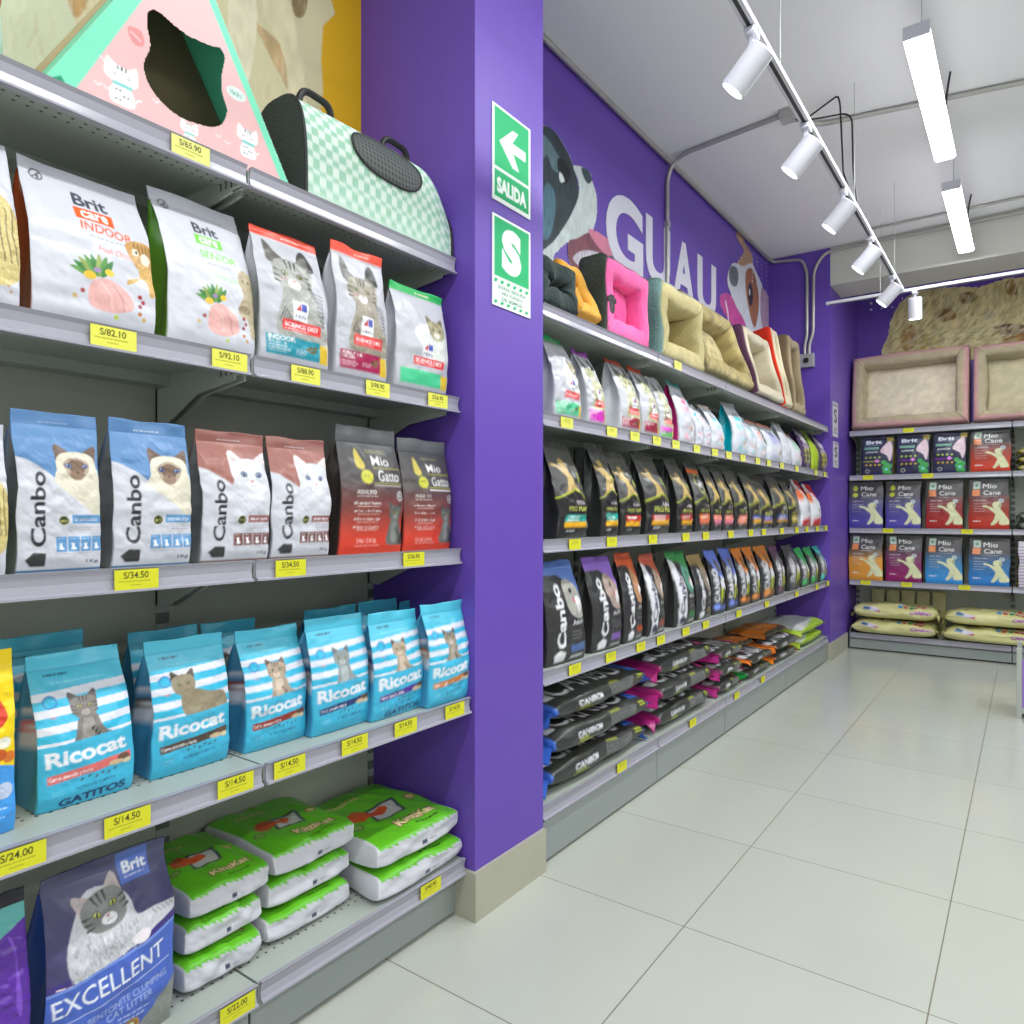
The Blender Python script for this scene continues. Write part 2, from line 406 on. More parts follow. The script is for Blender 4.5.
# ------------------------------------------------------------------ printed animals
def tf(pts, x, y, s, flip=False, rot=0.):
    cr, sr = math.cos(rot), math.sin(rot); out = []
    for a, b in pts:
        if flip: a = -a
        out.append((x+(a*cr-b*sr)*s, y+(a*sr+b*cr)*s))
    return out
def cat_face(a, x, y, s, fur, mask=None, ear=None, eye=(120, 140, 170), stripe=None, nose=(190, 130, 130), flip=False, muzzle=None, rot=0.):
    T = lambda p: tf(p, x, y, s, flip, rot)
    for sg in (-1, 1):
        a.poly(T([(sg*.48, .02), (sg*.52, .5), (sg*.47, .58), (sg*.4, .56), (sg*.1, .34)]), ear or fur, fur=.15)
        a.poly(T([(sg*.4, .2), (sg*.45, .46), (sg*.24, .34)]), tuple(min(255, v*.85+10) for v in (ear or fur)), fur=.2)
    a.blob(T([(-.5, 0), (-.4, .3), (0, .4), (.4, .3), (.5, 0), (.34, -.32), (0, -.42), (-.34, -.32)]), fur, fur=.12, ff=60)
    if stripe:
        for sx in (-.14, 0, .14): a.poly(T([(sx-.03, .37), (sx+.03, .37), (sx*.7+.015, .14), (sx*.7-.015, .14)]), stripe)
        for sg in (-1, 1):
            for yy in (.05, -.08, -.2): a.poly(T([(sg*.5, yy+.05), (sg*.28, yy), (sg*.48, yy-.01)]), stripe)
    if mask:
        a.blob(T([(-.32, .1), (0, .26), (.32, .1), (.22, -.2), (0, -.34), (-.22, -.2)]), tuple((m_*.45+f_*.55) for m_, f_ in zip(mask, fur)), fur=.15)
        a.blob(T([(-.2, .1), (0, .2), (.2, .1), (.15, -.15), (0, -.28), (-.15, -.15)]), mask, fur=.2)
    a.ell(*T([(0, -.2)])[0], .17*s, .12*s, muzzle or fur, fur=.08)
    for sg in (-1, 1):
        p = T([(sg*.2, .03)])[0]; a.ell(p[0], p[1], .092*s, .066*s, (50, 45, 40), rot=sg*.25); a.ell(p[0], p[1], .072*s, .05*s, eye, rot=sg*.25); a.ell(p[0], p[1], .03*s, .046*s, (15, 15, 15)); a.ell(p[0]-.02*s, p[1]+.02*s, .014*s, .014*s, (240, 240, 240))
    a.poly(T([(-.06, -.1), (.06, -.1), (0, -.17)]), nose)
    a.line(T([(-.08, -.24), (0, -.21), (.08, -.24)]), .012*s, (110, 90, 84))
def cat_sit(a, x, y, s, fur, dark, eye=(190, 190, 90), stripe=None, flip=False):
    """sitting cat, s = its height, x y = centre of its feet"""
    T = lambda p: tf(p, x, y, s, flip)
    a.blob(T([(-.22, 0), (-.2, .3), (-.12, .55), (.12, .58), (.22, .35), (.4, .16), (.38, 0)]), fur, fur=.2, ff=50)
    a.blob(T([(.1, .02), (.3, .25), (.42, .16), (.4, 0)]), dark, fur=.2)
    a.blob(T([(-.1, .08), (-.08, .5), (.08, .5), (.06, .08)]), tuple(min(255, v+28) for v in fur), fur=.15)
    if stripe:
        for k in range(5): a.poly(T([(.02+.05*k, .12+.06*(4-k)), (.09+.05*k, .2+.05*(4-k)), (.06+.05*k, .1+.05*(4-k))]), stripe)
    cat_face(a, *T([(-.02, .7)])[0], s*.42, fur, ear=dark, eye=eye, stripe=stripe, flip=flip, muzzle=tuple(min(255, v+40) for v in fur))
def dog_sit(a, x, y, s, c, sh=None):
    T = lambda p: tf(p, x, y, s)
    sh = sh or tuple(int(v*.8) for v in c)
    a.blob(T([(-.08, .98), (.1, 1.), (.2, .86), (.16, .72), (.3, .5), (.48, .2), (.5, .02), (.3, -.02), (.12, .02), (.1, .3), (-.06, .5), (-.1, .75), (-.16, .86)]), c, fur=.12)
    a.blob(T([(-.02, .66), (-.3, .82), (-.5, .86), (-.5, .78), (-.3, .72), (-.06, .52)]), c, fur=.1)
    a.blob(T([(.02, .5), (-.08, .2), (-.2, .0), (-.1, -.04), (.08, .15), (.14, .4)]), c, fur=.1)
    a.blob(T([(.1, .94), (.2, .86), (.16, .72), (.08, .8)]), sh, fur=.1)
    a.ell(*T([(-.14, .88)])[0], .02*s, .018*s, (40, 35, 30)); a.ell(*T([(-.02, .93)])[0], .014*s, .014*s, (40, 35, 30))

GREY = (205, 205, 212)
# ------------------------------------------------------------------ printed bags
def a_britcare(n, A, col, name, under, cat, meat=(232, 178, 172), small=False):
    a = Art(n, A, (210, 211, 220)); y = lambda t: t*A
    a.grad(y(.88), A, (210, 211, 220), (192, 193, 204))
    a.ring(.13, y(.9), .055, .012, (70, 70, 72), (207, 208, 217)); a.line([(.1, y(.9)-.03), (.16, y(.9)+.03)], .012, (70, 70, 72)); a.ell(.14, y(.9)-.01, .012, .03, (90, 90, 92))
    a.text('Brit', .38, y(.755), .28, .13, (66, 72, 84), bold=.03)
    a.rect(.36, y(.755)-.135, .68, y(.755)-.02, col); a.text('care', .41, y(.755)-.115, .22, .075, (255, 255, 255), bold=.02)
    a.text(name, .38, y(.585), .44, .085, col, bold=.02); a.lines(.44, y(.55), .36, 1, .03, (160, 160, 165))
    a.text(under, .5, y(.46), .32, .06, col, slant=.25)
    for k in range(8):
        a.blob(tf([(0, 0), (.03, .09), (.0, .2), (-.03, .09)], .46+.008*k, y(.3), 1., rot=1.35-.27*k), [(90, 150, 70), (60, 130, 60), (150, 170, 90)][k % 3])
    a.ell(.42, y(.3), .05, .035, (235, 190, 50)); a.ell(.58, y(.34), .04, .03, (240, 205, 60)); a.ell(.48, y(.34), .03, .02, (170, 140, 190))
    a.blob([(.42, y(.13)), (.43, y(.26)), (.58, y(.3)), (.74, y(.24)), (.78, y(.15)), (.6, y(.1))], meat, fur=.05)
    a.line([(.6, y(.27)), (.68, y(.2)), (.7, y(.12))], .012, (200, 140, 135)); a.line([(.5, y(.28)), (.58, y(.2)), (.6, y(.12))], .01, (245, 205, 200))
    for cx, cy, c in ((.84, .24, (170, 40, 50)), (.87, .21, (170, 40, 50)), (.84, .18, (150, 30, 40)), (.36, .2, (170, 60, 60)), (.84, .13, (190, 120, 50)), (.3, .16, (210, 180, 110)), (.88, .1, (200, 160, 90)), (.64, .08, (190, 210, 70))):
        a.ell(cx, y(cy), .02, .02, c)
    if cat == 'kitten':
        a.blob([(.74, y(.56)), (.8, y(.6)), (.88, y(.62)), (1.02, y(.6)), (1.02, y(.42)), (.86, y(.42)), (.78, y(.48))], (196, 150, 84), fur=.35, ff=60)
        for k in range(5): a.line([(.82+.04*k, y(.6)), (.84+.04*k, y(.52))], .012, (120, 84, 46))
        a.ell(.83, y(.53), .03, .035, (235, 225, 200)); a.ell(.84, y(.53), .012, .02, (40, 60, 40)); a.ell(.93, y(.5), .05, .06, (240, 228, 205), fur=.1)
        a.blob([(.86, y(.46)), (.99, y(.44)), (1.02, y(.3)), (.94, y(.26)), (.92, y(.36)), (.76, y(.34)), (.74, y(.3)), (.86, y(.36))], (214, 172, 96), fur=.35, ff=70)
    elif cat == 'long':
        a.blob([(.8, y(.48)), (.84, y(.56)), (.94, y(.57)), (1.02, y(.5)), (1.02, y(.16)), (.94, y(.14)), (.9, y(.24)), (.78, y(.26)), (.8, y(.34)), (.84, y(.4))], (186, 172, 140), fur=.35, ff=60)
        a.ell(.86, y(.3), .09, .05, (150, 132, 104), fur=.4, ff=60); a.ell(.87, y(.5), .015, .015, (80, 70, 40)); a.ell(.95, y(.5), .015, .015, (80, 70, 40))
    else:
        a.blob([(.1, y(.42)), (.2, y(.6)), (.5, y(.62)), (.8, y(.66)), (1.02, y(.5)), (1.02, y(.2)), (.7, y(.12)), (.4, y(.18)), (.2, y(.26))], (214, 196, 130), fur=.25, ff=50)
        for k in range(8): a.line([(.3+.09*k, y(.58)), (.36+.08*k, y(.42)), (.34+.09*k, y(.26))], .018, (110, 96, 60))
    return a
def a_hills(n, A, lab, l1, l2, face=True, sealc=(232, 68, 38), furc=(168, 168, 162), small=False, x0=0., lab2=None):
    a = Art(n, A, (194, 195, 203)); y = lambda t: t*A
    if sealc: a.rect(0, y(.93), 1, A, sealc); a.lines(.45, y(.955), .35, 1, 1, (255, 230, 220), th=.012)
    if face:
        a.blob([(.2, y(.3)), (.3, y(.55)), (.22, y(.78)), (.3, y(.72)), (.5, y(.74)), (.74, y(.76)), (.8, y(.7)), (.76, y(.5)), (.98, y(.3)), (.98, y(.2)), (.3, y(.2))], furc, fur=.35, ff=55)
        a.blob([(.14, y(.9)), (.16, y(.74)), (.3, y(.76)), (.24, y(.86))], (100, 98, 92), fur=.3); a.blob([(.62, y(.84)), (.72, y(.9)), (.82, y(.84)), (.84, y(.74)), (.62, y(.76))], (60, 60, 58), fur=.3)
        cat_face(a, .48, y(.66), .56, furc, ear=(110, 108, 102), eye=(150, 160, 90), stripe=(58, 58, 56), muzzle=(232, 232, 230))
        for k in range(9): a.line([(.7+.02*k, y(.62)-.06*k), (.78+.02*k, y(.58)-.05*k), (.9, y(.56)-.05*k)], .016, (50, 50, 50))
        for k in range(6): a.line([(.24+.03*k, y(.3)-.02*k), (.32+.02*k, y(.42)-.03*k)], .014, (70, 70, 68))
    else:
        a.blob([(.3, y(.55)), (.5, y(.66)), (.95, y(.6)), (.98, y(.35)), (.7, y(.3)), (.5, y(.36))], (226, 228, 222), fur=.15)
        cat_face(a, .74, y(.62), .34, (176, 168, 130), ear=(120, 112, 80), eye=(110, 120, 60), stripe=(90, 84, 60), muzzle=(230, 230, 220))
    a.rect(.42, y(.33), .64, y(.47), (240, 240, 242)); a.poly([(.45, y(.4)), (.53, y(.46)), (.53, y(.4))], (196, 54, 70)); a.poly([(.54, y(.46)), (.62, y(.46)), (.62, y(.4)), (.54, y(.4))], (66, 80, 176))
    a.text("Hill's", .45, y(.345), .17, .05, (50, 60, 110), bold=.02)
    a.rect(.28, y(.245), .86, y(.325), (226, 52, 52)); a.text('SCIENCE DIET', .31, y(.275), .5, .05, (255, 255, 255), bold=.02); a.lines(.31, y(.257), .5, 1, 1, (250, 200, 200), th=.01)
    a.rect(.06, y(.06), .84, y(.2), lab); a.rect(.84, y(.05), .98, y(.19), (226, 190, 50)); 
    if lab2: a.rect(.06, y(.06), .84, y(.125), lab2)
    if l1:
        a.text(l1, .09, y(.165), .36, .055, (255, 255, 255), bold=.02); a.text(l2, .09, y(.14), .24, .04, (255, 255, 255))
        a.lines(.09, y(.12), .3, 3, .035, (235, 235, 240), th=.01); a.lines(.46, y(.12), .2, 3, .035, (220, 220, 230), th=.008)
        for cx, cy in ((.7, .15), (.75, .13), (.71, .12), (.77, .155), (.66, .135)): a.ell(cx, y(cy), .035, .02, (96, 90, 40))
    a.lines(.3, y(.62), .1, 1, .03, (200, 90, 90))
    return a
def a_canbo(n, A, top, dark, lab, furk='siam', text='Canbo', weight='1Kg'):
    a = Art(n, A, (208, 209, 218)); y = lambda t: t*A
    a.poly([(0, A), (1, A), (1, y(.36)), (.8, y(.41)), (.55, y(.52)), (.3, y(.63)), (.12, y(.69)), (0, y(.71))], top)
    a.grad_top = a.rect(0, y(.91), 1, A, dark, al=.45); a.lines(.3, y(.93), .4, 1, 1, (220, 225, 235), th=.008)
    if furk == 'siam':
        a.blob([(.4, y(.57)), (.5, y(.66)), (.74, y(.66)), (.98, y(.64)), (1.0, y(.3)), (.8, y(.4)), (.6, y(.48)), (.46, y(.53))], (222, 216, 196), fur=.08)
        cat_face(a, .7, y(.655), .52, (228, 221, 200), mask=(120, 92, 72), ear=(110, 84, 68), eye=(110, 130, 190), nose=(90, 64, 56), muzzle=(150, 122, 100))
    else:
        a.blob([(.4, y(.57)), (.5, y(.66)), (.74, y(.66)), (1.0, y(.66)), (1.0, y(.36)), (.8, y(.41)), (.6, y(.5)), (.46, y(.54))], (216, 217, 224), fur=.06)
        cat_face(a, .72, y(.66), .6, (222, 223, 230), ear=(238, 222, 222), eye=(130, 150, 200), nose=(226, 160, 160), muzzle=(240, 240, 244))
    a.text(text, .3, y(.16), .46*A, .17, (40, 38, 46), rot=R(90), bold=.025)
    a.poly([(.13, y(.04)), (.3, y(.04)), (.3, y(.12)), (.16, y(.125)), (.07, y(.08))], (52, 52, 54))
    a.ring(.52, y(.32), .06, .012, (120, 130, 50), (40, 44, 30)); a.text('BIO', .485, y(.308), .07, .035, (220, 220, 120))
    a.rect(.62, y(.3), 1., y(.355), lab); a.text('STERILIZED' if furk == 'siam' else 'URINARY HEALTH', .65, y(.315), .3, .035, (240, 242, 248), bold=.02)
    a.lines(.7, y(.275), .3, 2, .035, (150, 130, 140), th=.008)
    for k in range(4):
        x = .42+.15*k; a.rect(x, y(.125), x+.135, y(.22), dark if furk != 'siam' else lab); cat_sit(a, x+.06, y(.14), .09, (250, 250, 252), (250, 250, 252)); a.lines(x+.02, y(.205), .09, 1, 1, (230, 232, 240), th=.006)
    a.lines(.42, y(.11), .5, 1, 1, (120, 120, 130), th=.006)
    a.text(weight, .8, y(.045), .16, .055, (40, 40, 46), bold=.02)
    a.rect(0, 0, 1, y(.018), dark)
    return a
def a_miogatto(n, A):
    a = Art(n, A); y = lambda t: t*A
    a.grad(0, y(.1), (226, 66, 42), (220, 66, 44)); a.grad(y(.1), y(.34), (220, 66, 44), (132, 66, 58)); a.grad(y(.34), y(.56), (132, 66, 58), (82, 74, 74)); a.grad(y(.56), y(.9), (82, 74, 74), (72, 74, 76)); a.grad(y(.88), A, (88, 90, 92), (104, 106, 108))
    a.blob([(.27, y(.83)), (.36, y(.73)), (.38, y(.69)), (.33, y(.66)), (.25, y(.68)), (.24, y(.74))], (206, 188, 84))
    a.ell(.38, y(.605), .095, .085, (206, 204, 66)); a.lines(.33, y(.61), .1, 1, 1, (120, 120, 50))
    a.text('Mio', .5, y(.7), .3, .115, (240, 240, 236), bold=.004); a.text('Gatto', .56, y(.575), .38, .135, (240, 240, 236), bold=.005)
    a.lines(.44, y(.82), .4, 2, .03, (190, 186, 110), th=.008)
    a.rect(.48, y(.555), .98, y(.562), (206, 204, 66)); a.rect(.48, y(.535), .98, y(.541), (230, 230, 226)); a.rect(.5, y(.678), .98, y(.684), (206, 204, 66))
    a.text('ADULTO', .2, y(.47), .3, .045, (232, 228, 224), bold=.02); a.lines(.2, y(.45), .34, 1, 1, (220, 210, 206))
    for k, t in enumerate(('Fuerza y Natural', 'Control de pH Urinario', 'Fibras Naturales', 'Sabores Calientes')):
        yy = y(.385-.062*k); a.ell(.18, yy+.02, .012, .012, (240, 240, 236)); a.text(t, .21, yy, .36, .036, (238, 232, 228)); a.lines(.21, yy-.025, .44, 1, 1, (230, 200, 190), th=.007)
    a.ring(.93, y(.46), .06, .012, (230, 230, 226), (90, 84, 84)); a.text('6', .91, y(.445), .04, .06, (240, 240, 236))
    a.text('1.5 Kg / 3.30 Lb.', .2, y(.085), .34, .05, (244, 226, 220)); a.lines(.2, y(.065), .4, 1, 1, (244, 200, 190), th=.007)
    cat_sit(a, .84, y(.07), .4*A*.9, (108, 110, 104), (66, 68, 64), eye=(200, 190, 80), stripe=(50, 50, 48))
    return a
def a_ricocat(n, A, band, fur, dark, stripe=None, flavour='Carne, pescado y leche', pose='sit', flip=False, foot=False):
    B = (58, 190, 226); a = Art(n, A, B); y = lambda t: t*A
    a.rect(0, y(.78), 1, A, (84, 196, 224)); a.rect(0, y(.9), 1, y(.905), (60, 150, 180))
    a.lines(.15, y(.86), .25, 1, 1, (40, 60, 90), th=.02); a.lines(.2, y(.81), .6, 1, 1, (130, 220, 240), th=.012)
    sl = .05
    for k in range(4):
        yy = y(.725-.105*k); h = y(.05); a.poly([(0, yy-sl/2), (1, yy+sl/2), (1, yy+h+sl/2), (0, yy+h-sl/2)], (228, 230, 240))
    a.ring(.16, y(.7), .07, .016, (60, 130, 200), B); a.lines(.14, y(.6), .1, 1, 1, (220, 120, 140))
    if pose == 'sit': cat_sit(a, .5, y(.35), .42*A, fur, dark, stripe=stripe, flip=flip)
    else:
        a.blob([(.36, y(.44)), (.34, y(.6)), (.5, y(.62)), (.7, y(.58)), (.9, y(.56)), (.96, y(.47)), (.9, y(.45)), (.6, y(.44))], fur, fur=.15); cat_face(a, .38, y(.66), .3, fur, ear=dark, eye=(150, 150, 70), muzzle=fur)
    a.poly([(0, y(.425)), (1, y(.455)), (1, 0), (0, 0)], (66, 184, 220))
    a.text('Ricocat', .07, y(.285), .84, .17, (238, 240, 246), rot=.05, bold=.035)
    a.poly([(.08, y(.18)), (.95, y(.225)), (.95, y(.285)), (.08, y(.235))], band); a.text(flavour, .1, y(.193), .42, .05, (250, 250, 250), rot=.05, bold=.01)
    a.ell(.86, y(.25), .07, .045, (110, 80, 60)); a.ell(.78, y(.225), .08, .03, (220, 190, 150)); a.ell(.9, y(.22), .05, .03, (226, 206, 170))
    for k in range(6): a.ell(.42+.07*k, y(.17)+.02*(k % 2), .02, .01, (70, 60, 40), rot=.6)
    a.text('NUTRICION COMPLETA', .36, y(.105), .42, .035, (24, 60, 110), rot=.05, bold=.01)
    a.lines(.12, y(.12), .16, 2, .03, (150, 215, 235), th=.008)
    if foot: a.text('GATITOS', .2, y(.012), .7, .09, (16, 50, 110), rot=.05, bold=.04)
    return a
def a_excellent(n, A):
    a = Art(n, A, (70, 74, 112)); y = lambda t: t*A
    a.grad(y(.5), A, (74, 66, 110), (78, 80, 112))
    a.rect(.58, y(.84), .84, A*.99, (88, 116, 196)); a.text('Brit', .62, y(.885), .2, .09, (240, 242, 250), bold=.03); a.lines(.62, y(.865), .18, 1, 1, (210, 216, 240), th=.01)
    a.poly([(0, y(.44)), (1, y(.545)), (1, y(.6)), (0, y(.5))], (66, 52, 128))
    a.blob([(.16, y(.5)), (.14, y(.66)), (.28, y(.86)), (.5, y(.86)), (.62, y(.78)), (.66, y(.68)), (.84, y(.68)), (1.02, y(.66)), (1.02, y(.62)), (.8, y(.58)), (.72, y(.56)), (.5, y(.52)), (.3, y(.47))], (206, 206, 212), fur=.12, ff=50)
    a.hair(420, (.15, y(.48), .66, y(.68)), [(120, 122, 128), (236, 236, 240), (170, 172, 178)], .05, lambda x, y_: -1.2, w=.006, al=.45)
    for k in range(5): a.line([(.78+.04*k, y(.67)), (.82+.04*k, y(.64))], .01, (150, 150, 156))
    cat_face(a, .42, y(.765), .36, (128, 130, 128), ear=(190, 176, 174), eye=(190, 196, 70), stripe=(50, 52, 52), muzzle=(234, 234, 238), rot=.28)
    a.ell(.68, y(.57), .08, .045, (234, 226, 230), fur=.06)
    a.lines(.06, y(.475), .34, 1, 1, (226, 200, 210), th=.014)
    a.poly([(0, y(.46)), (1, y(.565)), (1, 0), (0, 0)], (74, 104, 196)); a.poly([(0, y(.45)), (1, y(.555)), (1, y(.57)), (0, y(.465))], (120, 150, 224))
    a.text('EXCELLENT', .05, y(.335), .86, .145, (236, 240, 250), rot=.13, bold=.005); a.rect(.05, 0, .05, 0, (0, 0, 0))
    a.text('ULTRA BENTONITE CLUMPING', .08, y(.225), .84, .055, (176, 190, 232), rot=.13); a.text('CAT LITTER', .42, y(.205), .36, .06, (176, 190, 232), rot=.13)
    a.line([(.05, y(.29)), (.95, y(.38))], .006, (210, 218, 244)); a.lines(.12, y(.16), .26, 2, .04, (200, 210, 240)); a.lines(.5, y(.185), .3, 2, .04, (200, 210, 240))
    a.poly([(.4, 0), (.7, y(.1)), (1, y(.26)), (1, 0)], (140, 144, 138), fur=.35, ff=120)
    for k, c in enumerate(((70, 160, 70), (130, 180, 60), (200, 150, 70))): a.ring(.32+.15*k, y(.085)+.02*k, .07, .014, c, tuple(int(v*.8) for v in c)); a.ell(.32+.15*k, y(.085)+.02*k, .03, .03, (230, 240, 200))
    return a
def FT(A, ft):
    return (lambda t: t*ft*A), (lambda t: (ft+t*(1-1.5*ft))*A)
def a_kitti(n, A, ft):
    a = Art(n, A, (206, 206, 214)); f, t = FT(A, ft); G = (100, 190, 34); lh = t(1)-t(0)
    a.rect(0, f(.86), 1, A, G)
    for k in range(14): x = k/14; a.poly([(x, f(.87)), (x+.05, f(.87)), (x+.08, f(.8-.05*(k % 3)))], G)
    a.text('KittiKat', .36, t(.1), .5, .13, (120, 70, 40), bold=.09); a.text('KittiKat', .375, t(.1)+.012, .47, .11, (232, 214, 160), bold=.035)
    a.poly([(.3, t(.3)), (.66, t(.3)), (.74, t(.56)), (.4, t(.56))], (74, 78, 80)); a.poly([(.34, t(.32)), (.63, t(.32)), (.7, t(.53)), (.42, t(.53))], (196, 196, 192))
    a.blob([(.18, t(.44)), (.22, t(.56)), (.34, t(.6)), (.42, t(.5)), (.54, t(.52)), (.58, t(.46)), (.48, t(.4)), (.34, t(.42)), (.26, t(.4))], (206, 84, 34), fur=.1)
    a.ring(.86, t(.46), .06, .014, (150, 60, 40), (200, 190, 120)); a.ring(.13, t(.36), .06, .014, (90, 110, 60), (130, 170, 80)); a.text('KittiKat', .2, t(.78), .36, .08, (200, 190, 120), bold=.03)
    a.lines(.5, t(.04), .34, 1, 1, (50, 70, 30), th=.02)
    a.rect(.5, f(.25), .56, f(.4), (60, 64, 90)); a.lines(.6, f(.3), .1, 1, 1, (150, 150, 160))
    a.rect(0, 0, .02, A, (214, 214, 220)); a.rect(.98, 0, 1, A, (214, 214, 220))
    return a
def a_proplan(n, A, lab, lab2, furc=(196, 168, 104), dog=True, emblem=False, cut=None):
    a = Art(n, A, (54, 54, 54)); y = lambda t: t*A
    a.grad(y(.4), A, (66, 66, 66), (98, 98, 96))
    a.poly([(.0, y(.4)), (.5, y(.5)), (1, y(.4)), (1, 0), (0, 0)], (38, 38, 36)); a.line([(0, y(.4)), (.5, y(.5)), (1, y(.4))], .025, (190, 200, 60))
    if emblem:
        a.rect(0, y(.82), 1, y(.87), (240, 110, 40)); a.ell(.45, y(.68), .22, .2*A*.7, (206, 206, 100)); a.ell(.45, y(.68), .19, .17*A*.7, (40, 44, 52)); a.text('40', .32, y(.62), .26, .16, (230, 230, 230), bold=.03)
    else:
        if dog:
            dog_sit(a, .34, y(.45), .36*A, furc); a.poly([(.0, y(.4)), (.5, y(.5)), (1, y(.4)), (1, 0), (0, 0)], (38, 38, 36)); a.line([(0, y(.4)), (.5, y(.5)), (1, y(.4))], .025, (190, 200, 60))
        a.ell(.78, y(.62), .07, .1, (150, 170, 60)); a.ell(.78, y(.62), .02, .06, (230, 230, 120))
    a.text('PURINA', .46, y(.345), .36, .06, (230, 220, 226), bold=.02); a.text('PRO PLAN', .2, y(.275), .7, .085, (196, 200, 90), bold=.02)
    a.rect(.14, y(.17), .9, y(.24), lab); a.rect(.14, y(.115), .9, y(.17), lab2); a.lines(.2, y(.21), .4, 2, .045, (240, 240, 240), th=.018)
    a.lines(.2, y(.07), .25, 1, 1, (220, 220, 220), th=.025); a.rect(.92, y(.1), .98, y(.22), (190, 190, 195))
    return a
def a_canbodark(n, A, top, img, stripe=False, txt='Canbo'):
    a = Art(n, A, (50, 50, 50)); y = lambda t: t*A
    a.rect(0, y(.86), 1, A, top); a.poly([(.45, y(.86)), (1, y(.86)), (1, y(.5)), (.8, y(.74))], top)
    a.blob([(.5, y(.55)), (.48, y(.74)), (.62, y(.82)), (.86, y(.74)), (.98, y(.6)), (.96, y(.44)), (.66, y(.44))], img, fur=.3, ff=50)
    a.ell(.66, y(.7), .04, .04, (30, 30, 30)); a.ell(.74, y(.6), .05, .04, (190, 100, 100)); a.ell(.84, y(.56), .1, .12, (232, 230, 232), fur=.1)
    bgc = (226, 226, 232) if stripe else None
    if stripe: a.poly([(.0, y(.9)), (.2, y(.86)), (.42, y(.6)), (.44, y(.1)), (.3, 0), (.1, 0), (.12, y(.3))], bgc)
    tc = (52, 44, 80) if stripe else (236, 236, 240)
    a.text(txt, .4 if not stripe else .38, y(.16), .62*A, .2, tc, rot=R(90), bold=.03)
    a.poly([(.16, y(.03)), (.4, y(.03)), (.4, y(.11)), (.28, y(.14)), (.14, y(.1))], tc)
    a.text('Adult', .55, y(.37), .34, .07, (220, 220, 226), bold=.02); a.lines(.55, y(.3), .36, 3, .05, (120, 120, 124))
    a.rect(.54, y(.1), .94, y(.17), tuple(int(v*.8) for v in top)); a.lines(.54, y(.04), .36, 1, 1, (230, 230, 230), th=.03)
    return a
def a_canbos(n, A, top, img=(90, 90, 96)):
    a = Art(n, A, (44, 44, 46)); y = lambda t: t*A
    a.poly([(0, y(.9)), (0, A), (1, A), (1, y(.45)), (.7, y(.42)), (.5, y(.6)), (.2, y(.8))], top); a.blob([(.4, y(.74)), (.5, y(.84)), (.8, y(.8)), (.8, y(.66)), (.56, y(.64))], img, fur=.3)
    a.poly([(.5, y(.52)), (.62, y(.6)), (.74, y(.54)), (.86, y(.6)), (1, y(.52)), (1, y(.4)), (.55, y(.38))], (226, 226, 230))
    a.text('CANBO', .42, y(.2), .5*A, .3, (234, 234, 238), rot=R(90), bold=.03); a.rect(.5, y(.18), .6, y(.42), (200, 210, 50)); a.lines(.66, y(.36), .3, 4, .07, (190, 200, 60), th=.04)
    a.ell(.3, y(.12), .22, .1, tuple(min(255, v+40) for v in top)); a.rect(.5, y(.06), .96, y(.14), tuple(int(v*.8) for v in top))
    return a
def a_miocane(n, A, col, logo2=(226, 140, 90), drop=False, soft=.5):
    a = Art(n, A); y = lambda t: t*A; mid = tuple(int(v*.55+40) for v in col)
    a.grad(0, y(.12), col, col); a.grad(y(.12), y(.5), col, mid if soft else col); a.grad(y(.5), y(.7), mid, (74, 70, 72)); a.grad(y(.7), A, (70, 68, 70), (66, 66, 66))
    if drop: a.blob([(.2, y(.92)), (.27, y(.84)), (.2, y(.79)), (.13, y(.84))], (176, 180, 60)); a.ell(.2, y(.71), .08, .07, (190, 200, 70))
    else: a.rect(.11, y(.8), .29, y(.95), (190, 206, 196)); a.ell(.2, y(.87), .05, .05, (110, 150, 120)); a.rect(.1, y(.66), .29, y(.79), logo2)
    a.text('Mio', .36, y(.81), .34, .13, (236, 236, 234), bold=.0); a.text('Cane', .38, y(.68), .42, .13, (236, 236, 234), bold=.0); a.lines(.36, y(.64), .46, 1, 1, (200, 200, 200), th=.01)
    a.text('ADULTOS', .12, y(.56), .32, .04, (226, 222, 222)); a.lines(.12, y(.5), .4, 4, .075, (200, 190, 192), th=.014); a.lines(.12, y(.15), .24, 1, 1, (240, 230, 230), th=.03)
    a.ell(.8, y(.56), .065, .06, (190, 204, 206)); a.ell(.8, y(.56), .04, .035, (150, 166, 170))
    dog_sit(a, .68, y(.1), .44*A, (220, 222, 178))
    return a
def a_britdark(n, A, side=(150, 40, 170)):
    a = Art(n, A, (48, 48, 78)); y = lambda t: t*A
    a.text('Brit', .14, y(.8), .5, .13, (226, 232, 244), bold=.03); a.lines(.12, y(.77), .5, 1, 1, (150, 170, 190)); a.rect(.08, y(.66), .56, y(.72), (120, 170, 150)); a.text('JUNIOR', .14, y(.56), .4, .07, (220, 232, 226), bold=.03)
    for k in range(4): a.ell(.16+.14*k, y(.45), .04, .035, (170, 190, 80)); a.ell(.16+.14*k, y(.26), .04, .035, (200, 170, 60))
    a.rect(.05, y(.34), .6, y(.36), side); a.ell(.5, y(.36), .06, .06, (226, 140, 220))
    a.blob([(.6, y(.6)), (.74, y(.78)), (.9, y(.86)), (.98, y(.6)), (.9, y(.34)), (.8, y(.5))], (222, 196, 206), fur=.12); a.rect(.8, y(.86), 1, y(.97), (170, 150, 60))
    for cx, cy in ((.72, .32), (.8, .26), (.74, .18), (.84, .14), (.9, .22), (.76, .08), (.88, .06)): a.ell(cx, y(cy), .08, .08, (70, 170, 90), fur=.3)
    a.ell(.8, y(.14), .05, .05, (130, 210, 210)); a.rect(0, 0, .62, y(.06), (44, 46, 96)); a.ring(.2, y(.1), .07, .02, (200, 200, 190), (48, 48, 78))
    return a
